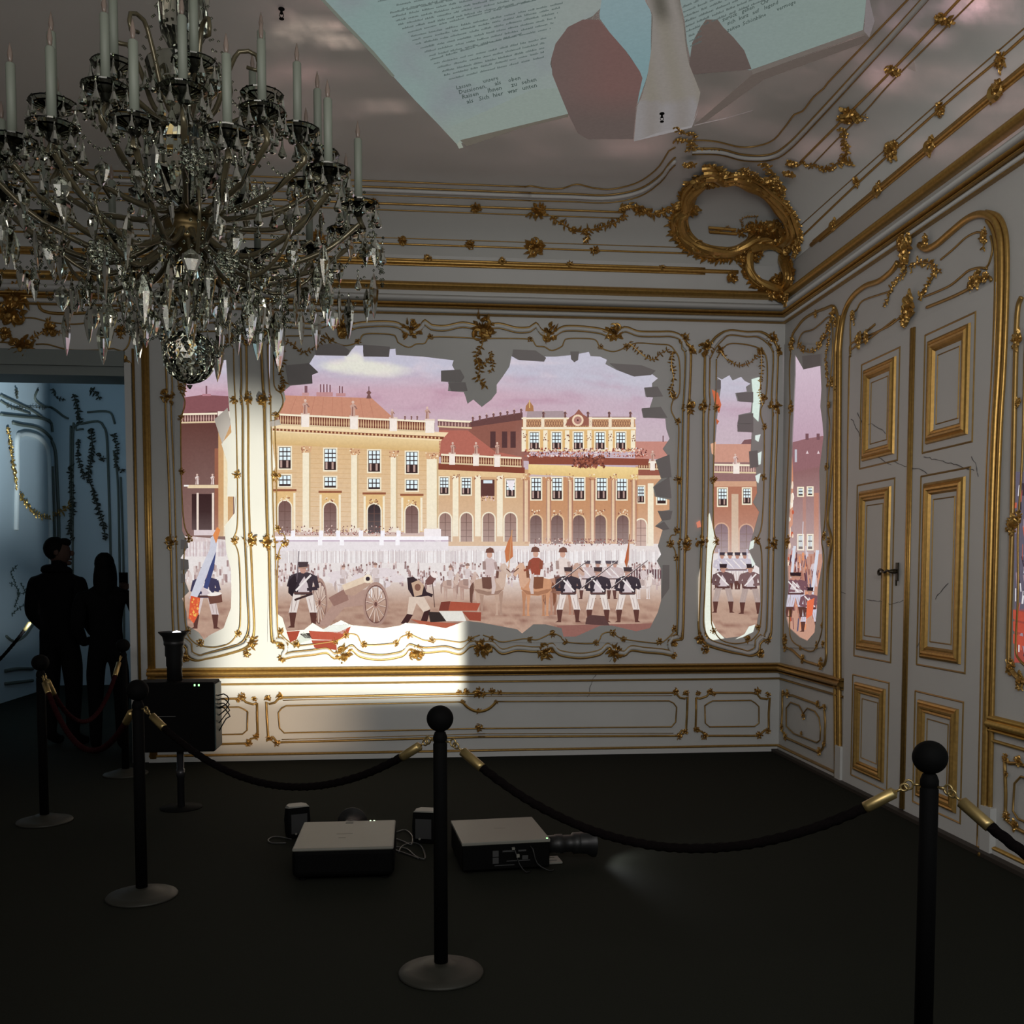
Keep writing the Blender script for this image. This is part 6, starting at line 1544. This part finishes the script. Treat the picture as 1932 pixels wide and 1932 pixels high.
m.add([(x, y, z + 2.44) for x, y, z in V2], fs); cb(m, 'crystal_ball', M_CR, None, False)
m = MB(); m.lathe([(.012, 2.325), (.004, 2.31)], 8); m.lathe([(.018, 2.54), (.012, 2.57), (.02, 2.58), (.01, 2.62)], 12); cb(m, 'ball_cap', M_SOCK)

rc = random.Random(5)
def drop_mesh(kind, L, W):
    m = MB(); n = 8
    if kind == 'tear': prof = [(.06, 0), (.22, -.12), (.32, -.4), (.75, -.68), (1.0, -.82), (.75, -.94), (.1, -1)]
    elif kind == 'spear': prof = [(.1, 0), (.6, -.15), (1.0, -.35), (.8, -.6), (.4, -.85), (.05, -1)]
    else: prof = [(.1, 0), (.9, -.2), (1.0, -.4), (.5, -.8), (.05, -1)]
    vs = []
    for r, z in prof:
        for j in range(n): w = 2 * PI * j / n; vs.append((r * W * math.cos(w), r * W * (1 if kind == 'tear' else .38) * math.sin(w), z * L))
    fs = [(i * n + j, i * n + (j + 1) % n, (i + 1) * n + (j + 1) % n, (i + 1) * n + j) for i in range(len(prof) - 1) for j in range(n)] + [tuple(reversed(range(n))), tuple(range((len(prof) - 1) * n, len(prof) * n))]
    m.add(vs, fs)
    # a bead above
    for zc_, rr in ((.012, .007),):
        k = 6; b = [(0, 0, zc_ + rr), (rr, 0, zc_), (0, rr, zc_), (-rr, 0, zc_), (0, -rr, zc_), (0, 0, zc_ - rr)]
        m.add(b, [(0, 1, 2), (0, 2, 3), (0, 3, 4), (0, 4, 1), (5, 2, 1), (5, 3, 2), (5, 4, 3), (5, 1, 4)])
    return m
KINDS = [('tear', .078, .018), ('tear', .055, .013), ('spear', .11, .026), ('kite', .095, .034), ('spear', .15, .022), ('spear', .19, .034)]
protos = [drop_mesh(*k) for k in KINDS]
drops = []   # (kind, pos)
def drop(kind, x, y, z, near=True): drops.append((kind, x, y, z))

TIERS = [(3.08, .70, [-60, -44, -26, -1, 24, 60, 89, 116, 141, 165, -170, -140, -112, -86], .265),
         (3.27, .54, [-46, -17, 12, 43, 63, 86, 122, 165, -150, -100], .255),
         (3.47, .335, [-36, 19, 75, 135, -165, -100], .25)]
import functools
def make_arm(z, r, clen, tier):
    """arm built along -Y, then rotated"""
    arm_m = MB(); D = Vector((0, -1, 0))
    z0 = 2.95 if tier == 0 else (3.02 if tier == 1 else 3.36)
    dip = -.16 if tier == 0 else (-.06 if tier == 1 else -.04)
    prof = [(.06, z0), (.20 * r / .75, z0 + dip * .6), (.48 * r, z0 + dip + (.02 if tier == 0 else .0)), (.80 * r, z0 + dip * .4), (1.0 * r, (z0 + z) / 2 - .02), (1.03 * r, z - .10), (r, z - .055)]
    if tier: prof = [(.05, z0), (.3 * r, z0 - .02), (.72 * r, z0 + .02), (1.05 * r, (z0 + z) / 2 + .0), (1.06 * r, z - .10), (r, z - .055)]
    pts = cat([(0, -a, b) for a, b in prof], .03)
    arm_m.tube(pts, .0115, None, 8)
    return arm_m, pts
first = {}
for ti, (z, r, angs, clen) in enumerate(TIERS):
    am, apts = make_arm(z, r, clen, ti)
    a0 = None
    for ai, deg in enumerate(angs):
        th = math.radians(deg)
        if a0 is None:
            a0 = am.build('arm', M_ARM, ch, True)
            # twist band
            q = MB(); N = len(apts) * 3
            tw = []
            for i in range(N):
                f = i / (N - 1) * (len(apts) - 1); j = min(int(f), len(apts) - 2); c = apts[j].lerp(apts[j + 1], f - j); tg = (apts[j + 1] - apts[j]).normalized()
                e1 = tg.cross(Vector((1, 0, 0))).normalized(); w = f * .9; tw.append(c + (e1 * math.cos(w) + Vector((1, 0, 0)) * math.sin(w)) * .011)
            q.tube(tw, .004, None, 5); q.build('glass_twist', M_CR, a0, True)
            q = MB(); q.lathe([(.008, -.06), (.018, -.045), (.03, -.03), (.07, -.018), (.085, -.005), (.086, 0), (.07, -.010), (.02, -.022)], 20, Matrix.Translation((0, -r, z)), cap=False); q.build('drip_pan', M_CR, a0, False)
            q = MB(); q.lathe([(.012, -.05), (.016, -.03), (.012, -.01), (.017, .0), (.017, .022), (.0, .022)], 12, Matrix.Translation((0, -r, z))); q.build('socket', M_SOCK, a0, True)
            q = MB(); q.lathe([(.0165, .02), (.0165, clen - .005), (.013, clen), (.004, clen + .003)], 16, Matrix.Translation((0, -r, z))); q.build('candle', M_CANDLE, a0, True)
            q = MB(); q.lathe([(.004, clen), (.0075, clen + .012), (.0095, clen + .03), (.006, clen + .052), (.001, clen + .072)], 12, Matrix.Translation((0, -r, z))); q.build('flame_bulb', M_BULB, a0, True)
            a = a0
        else:
            a = copy_tree(a0, ch)
        jr = rc.uniform(-.015, .015)
        a.rotation_euler = (0, 0, th)
        x, y = r * math.sin(th), -r * math.cos(th)
        for k in range(9):
            w = 2 * PI * k / 9 + th; drop(rc.choice((0, 0, 1)), x + .083 * math.cos(w), y + .083 * math.sin(w), z - .014)
        if ti == 0:
            for s_, zz in ((.35, 2.80), (.55, 2.80), (.75, 2.86), (.95, 2.95)):
                xx, yy = x * s_, y * s_; drop(rc.choice((2, 3, 4)), xx, yy, zz - rc.uniform(.0, .05))
# lower looping arms that only carry crystal
lo = None
for ai in range(9):
    th = 2 * PI * ai / 9 + .3
    if lo is None:
        q = MB(); pts = cat([(0, -.05, 2.92), (0, -.18, 2.80), (0, -.34, 2.72), (0, -.48, 2.78), (0, -.54, 2.88), (0, -.50, 2.95), (0, -.46, 2.92)], .03)
        q.tube(pts, [.011 * (1 - .5 * i / len(pts)) for i in range(len(pts))], None, 8); lo = q.build('crystal_branch', M_ARM, ch, True); a = lo
    else: a = lo.copy(); C.objects.link(a); a.parent = ch
    a.rotation_euler = (0, 0, th)
up = None
for ai in range(6):
    if up is None:
        q = MB(); pts = cat([(0, -.04, 3.36), (0, -.12, 3.44), (0, -.17, 3.58), (0, -.22, 3.68), (0, -.29, 3.67), (0, -.29, 3.61), (0, -.25, 3.62)], .03)
        q.tube(pts, [.012 * (1 - .4 * i / len(pts)) for i in range(len(pts))], None, 8); up = q.build('scroll_branch', M_ARM, ch, True); a = up
    else: a = up.copy(); C.objects.link(a); a.parent = ch
    a.rotation_euler = (0, 0, 2 * PI * ai / 6 + .55)
# hanging garlands of long pendants in rings, and chains of beads
for R_, z_, n_, ks in ((.80, 2.96, 22, (0, 2)), (.76, 2.84, 20, (4, 3, 5)), (.62, 2.76, 18, (5, 3, 4)), (.48, 2.72, 16, (5, 3, 4)), (.36, 2.68, 13, (5, 4, 3)), (.25, 2.64, 11, (5, 4, 0)), (.15, 2.68, 9, (2, 0)), (.12, 2.58, 6, (0, 4)),
                       (.30, 3.10, 11, (0, 1)), (.45, 3.02, 14, (0, 2)), (.15, 3.58, 9, (0, 1)), (.12, 4.05, 7, (5, 4)), (.22, 3.40, 9, (0, 1)), (.14, 3.20, 8, (0, 1)), (.60, 2.95, 14, (0, 3)), (.2, 2.8, 9, (3, 0))):
    for i in range(n_):
        w = 2 * PI * (i + rc.uniform(-.25, .25)) / n_; drop(rc.choice(ks), R_ * math.cos(w), R_ * math.sin(w), z_ + rc.uniform(-.09, .05))
beads = MB()
def bead(x, y, z, r):
    beads.add([(x, y, z + r), (x + r, y, z), (x, y + r, z), (x - r, y, z), (x, y - r, z), (x, y, z - r)], [(0, 1, 2), (0, 2, 3), (0, 3, 4), (0, 4, 1), (5, 2, 1), (5, 3, 2), (5, 4, 3), (5, 1, 4)])
for i in range(24):
    w0 = 2 * PI * i / 24; w1 = w0 + 2 * PI / 24
    for (Ra, za, sag) in ((.80, 2.95, .17), (.58, 2.86, .18), (.40, 2.80, .16), (.76, 3.06, .10)):
        for k in range(13):
            t = k / 12; w = w0 + (w1 - w0) * t; bead(Ra * math.cos(w), Ra * math.sin(w), za - sag * 4 * t * (1 - t), .0075)
for i in range(10):
    w = 2 * PI * i / 10
    for k in range(22): t = k / 21; R_ = .60 - .42 * t; bead(R_ * math.cos(w), R_ * math.sin(w), 2.84 - .30 * math.sin(t * PI * .6) , .008)
    for k in range(20): t = k / 19; R_ = .10 + .25 * t; bead(R_ * math.cos(w), R_ * math.sin(w), 3.85 - .5 * t - .12 * math.sin(t * PI), .007)
o = beads.build('bead_string', M_CR, ch); o['kind'] = 'stuff'
# bunches of crystal grapes
gp = MB()
for z in range(5):
    nn = (5, 7, 6, 4, 1)[z]; rr = (.030, .036, .030, .018, 0)[z]
    for j in range(nn):
        w = 2 * PI * j / nn + z * .5; x, y, zz, r = rr * math.cos(w), rr * math.sin(w), -z * .02, .0125
        gp.lathe([(.001 + r * math.sin(PI * i / 5), -r * math.cos(PI * i / 5) + zz) for i in range(6)], 7, Matrix.Translation((x, y, 0)))
g0 = None
for (R_, w, z) in ((.34, -.9, 2.78), (.5, -2.0, 2.74), (.36, 1.0, 2.8), (.2, -.4, 3.12), (.22, -2.2, 3.12), (.55, 0.1, 2.82), (.5, -1.3, 3.08), (.45, 2.6, 2.8), (.3, .2, 3.15)):
    if g0 is None: g0 = gp.build('crystal_grapes', M_CR, ch, True); a = g0
    else: a = g0.copy(); C.objects.link(a); a.parent = ch
    a.location = (R_ * math.cos(w), R_ * math.sin(w), z)
# drops: the 100 nearest the eye are parts, the rest one part
drops.sort(key=lambda d: d[2])
pm = {}
rest = MB()
for i, (k, x, y, z) in enumerate(drops):
    rot = rc.uniform(0, PI)
    if i < 100:
        if k not in pm: o = protos[k].build('crystal_drop', M_CR, ch); pm[k] = o
        else: o = pm[k].copy(); C.objects.link(o); o.parent = ch
        o.location = (x, y, z); o.rotation_euler = (rc.uniform(-.08, .08), rc.uniform(-.08, .08), rot)
    else:
        M_ = Matrix.Translation((x, y, z)) @ Matrix.Rotation(rot, 4, 'Z')
        rest.add([M_ @ Vector(v) for v in protos[k].v], protos[k].f)
o = rest.build('crystal_drops', M_CR, ch); o['kind'] = 'stuff'

# ---------------------------------------------------------------- two visitors in the doorway
M_JACKET = mat('black_jacket', (.0025, .0025, .003), .9, Specular_IOR_Level=.1); M_SKIN = mat('skin', (.06, .033, .024), .7, Specular_IOR_Level=.2); M_HAIR = mat('dark_hair', (.002, .002, .002), .8, Specular_IOR_Level=.1); M_JEANS = mat('dark_trousers', (.008, .009, .012), .85)
def body(name, J, E, R_, root, m_):
    me = bpy.data.meshes.new(name); me.from_pydata(J, E, []); me.update(); me.materials.append(m_)
    o = bpy.data.objects.new(name, me); C.objects.link(o); o.parent = root
    sk = o.modifiers.new('skin', 'SKIN'); sk.use_smooth_shade = True
    for i, v in enumerate(me.skin_vertices[0].data if me.skin_vertices else []): v.radius = R_[i]
    return o
def person(name, x, y, rz, H, J, E, R_, parts, label):
    root = empty(name, (x, y, 0), rz); tag(root, label, 'person')
    me = bpy.data.meshes.new('body'); me.from_pydata([(a * H, b * H, c * H) for a, b, c in J], E, []); me.update()
    o = bpy.data.objects.new('body', me); C.objects.link(o); o.parent = root
    sk = o.modifiers.new('skin', 'SKIN'); sk.use_smooth_shade = True; sk.branch_smoothing = .6
    if not me.skin_vertices: 
        bpy.context.view_layer.objects.active = o
        bm = bmesh.new(); bm.from_mesh(me); bm.verts.layers.skin.verify(); bm.to_mesh(me); bm.free()
    for i, v in enumerate(me.skin_vertices[0].data):
        v.radius = (R_[i][0] * H, R_[i][1] * H); v.use_root = (i == 0)
    sb = o.modifiers.new('s', 'SUBSURF'); sb.levels = 2; sb.render_levels = 2
    me.materials.append(M_JACKET)
    return root, o
# joints in units of height; figure faces -Y in its own frame; index 0 = pelvis
J = [(0, 0, .53), (0, .01, .62), (0, .01, .72), (0, .01, .80), (0, 0, .845), (0, -.01, .875), (0, -.015, .93), (0, -.01, .975),
     (.11, .01, .79), (.135, .015, .64), (.12, -.09, .55), (.085, -.14, .57), (-.11, .01, .79), (-.14, .015, .64), (-.13, -.08, .54), (-.10, -.14, .555),
     (.055, 0, .49), (.06, -.01, .28), (.06, .01, .06), (.065, -.06, .025), (.067, -.10, .02), (-.055, 0, .49), (-.06, -.01, .28), (-.062, .01, .06), (-.068, -.06, .025), (-.07, -.10, .02)]
E = [(0, 1), (1, 2), (2, 3), (3, 4), (4, 5), (5, 6), (6, 7), (3, 8), (8, 9), (9, 10), (10, 11), (3, 12), (12, 13), (13, 14), (14, 15), (0, 16), (16, 17), (17, 18), (18, 19), (19, 20), (0, 21), (21, 22), (22, 23), (23, 24), (24, 25)]
R1 = [(.105, .07), (.10, .066), (.115, .072), (.10, .062), (.05, .042), (.034, .036), (.044, .052), (.034, .042), (.052, .05), (.038, .036), (.028, .028), (.018, .024), (.052, .05), (.038, .036), (.028, .028), (.018, .024),
      (.058, .06), (.04, .042), (.03, .032), (.025, .02), (.02, .014), (.058, .06), (.04, .042), (.03, .032), (.025, .02), (.02, .014)]
def head_parts(root, H, long_hair, headrot):
    """face, ears and hair, all children of the figure"""
    hd = MB()
    def ell(c, rx, ry, rz_, n=14, k=10, f=None):
        vs = []
        for i in range(1, k):
            a = PI * i / k
            for j in range(n):
                w = 2 * PI * j / n; v = Vector((rx * math.sin(a) * math.cos(w), ry * math.sin(a) * math.sin(w), rz_ * math.cos(a)))
                if f: v = f(v)
                vs.append(v + Vector(c))
        fs = [(i * n + j, i * n + (j + 1) % n, (i + 1) * n + (j + 1) % n, (i + 1) * n + j) for i in range(k - 2) for j in range(n)] + [tuple(reversed(range(n))), tuple(range((k - 2) * n, (k - 1) * n))]
        return vs, fs
    Mh = Matrix.Translation((0, 0, .93 * H)) @ Matrix.Rotation(headrot, 4, 'Z')
    def put(vs, fs): hd.add([Mh @ (Vector(v) * H) for v in vs], fs)
    put(*ell((0, -.008, -.002), .041, .050, .062, f=lambda v: Vector((v.x * (1 - .25 * max(0, -v.z / .062)), v.y, v.z))))
    put(*ell((0, -.061, -.006), .006, .012, .014, 8, 6)); put(*ell((0, -.054, -.034), .016, .008, .006, 8, 6)); put(*ell((0, -.048, -.052), .014, .012, .012, 8, 6))
    put(*ell((.042, .004, -.002), .005, .012, .016, 8, 6)); put(*ell((-.042, .004, -.002), .005, .012, .016, 8, 6))
    put(*ell((.017, -.052, .006), .007, .005, .004, 8, 6)); put(*ell((-.017, -.052, .006), .007, .005, .004, 8, 6))
    hd.build('face', M_SKIN, root, True)
    hd.v = []; hd.f = []
    put(*ell((0, .008, .016), .047, .056, .058, f=lambda v: Vector((v.x, v.y * (1 if v.y > 0 else .82), v.z if v.z > -.02 else -.02 + (v.z + .02) * (1.0 if v.y > 0 else .1)))))
    if long_hair:
        put(*ell((0, .022, -.07), .052, .044, .115)); put(*ell((.035, .0, -.06), .02, .03, .09)); put(*ell((-.035, .0, -.06), .02, .03, .09))
    else:
        put(*ell((0, -.03, .045), .034, .03, .022))
    return hd.build('hair', M_HAIR, root, True)
def hand(root, H, p, d, side):
    """palm with five bent fingers, skinned chains"""
    me = bpy.data.meshes.new('hand'); q = Vector(p) * H; d = Vector(d).normalized(); s = Vector((side, 0, 0)); dn = Vector((0, 0, -1))
    V = [q, q + d * .04]; Eh = [(0, 1)]; Rr = [.020, .026]
    for i in range(4):
        b = q + d * .07 + s * ((i - 1.5) * .019); L_ = (.028, .032, .030, .023)[i]; k = len(V)
        V += [b, b + d * L_ + dn * .006, b + d * L_ * 1.5 + dn * .024, b + d * L_ * 1.5 + dn * .044]; Eh += [(1, k), (k, k + 1), (k + 1, k + 2), (k + 2, k + 3)]; Rr += [.010, .009, .0085, .007]
    k = len(V); b = q + d * .03 - s * .024; V += [b, b - s * .016 + d * .024 + dn * .008, b - s * .010 + d * .046 + dn * .016]; Eh += [(0, k), (k, k + 1), (k + 1, k + 2)]; Rr += [.012, .010, .008]
    me.from_pydata([tuple(v) for v in V], Eh, []); o = bpy.data.objects.new('hand', me); C.objects.link(o); o.parent = root
    sk = o.modifiers.new('skin', 'SKIN'); sk.use_smooth_shade = True
    if not me.skin_vertices: bm = bmesh.new(); bm.from_mesh(me); bm.verts.layers.skin.verify(); bm.to_mesh(me); bm.free()
    for i, v in enumerate(me.skin_vertices[0].data): v.radius = (Rr[i], Rr[i]); v.use_root = i == 0
    sb = o.modifiers.new('s', 'SUBSURF'); sb.levels = 1; sb.render_levels = 1; me.materials.append(M_SKIN)
r_, b_ = person('person', -3.04, 8.72, math.radians(165), 1.80, J, E, R1, None, 'man in a dark hooded jacket standing in the doorway, head turned right')
head_parts(r_, 1.80, False, math.radians(-60))
hand(r_, 1.80, (.085, -.145, .57), (-.5, -1, 0), 1); hand(r_, 1.80, (-.10, -.145, .555), (.5, -1, 0), -1)
m = MB(); m.tube([(.0 + .10 * math.cos(w), .02 + .075 * math.sin(w), 1.515 + .02 * math.sin(w)) for w in [2 * PI * i / 16 for i in range(16)]], .035, None, 8, closed=True); m.build('hood', M_JACKET, r_, True)
J2 = [list(a) for a in J]; J2[13] = [-.16, -.01, .66]; J2[14] = [-.13, -.13, .74]; J2[15] = [-.08, -.17, .80]
R2 = [(a * .9, b * .92) for a, b in R1]; R2[8] = (.042, .042); R2[12] = (.042, .042)
r_, b_ = person('person', -2.53, 8.32, math.radians(190), 1.66, J2, E, R2, None, 'woman with long dark hair in black beside the right door jamb, holding up a phone')
head_parts(r_, 1.66, True, math.radians(-10))
hand(r_, 1.66, (.085, -.145, .57), (-.5, -1, 0), 1); hand(r_, 1.66, (-.08, -.175, .80), (.3, -.4, 1), -1)
ph = MB(); ph.box(-.036, .036, -.004, .004, -.07, .07); c = r_.matrix_basis
po = ph.build('mobile_phone', M_BLACK); po.location = Matrix.Translation(r_.location) @ Matrix.Rotation(math.radians(190), 4, 'Z') @ Vector((-.10, -.36, 1.43)); po.rotation_euler = (0, 0, math.radians(190))
tag(po, 'black mobile phone held up in front of the woman in the doorway', 'phone')
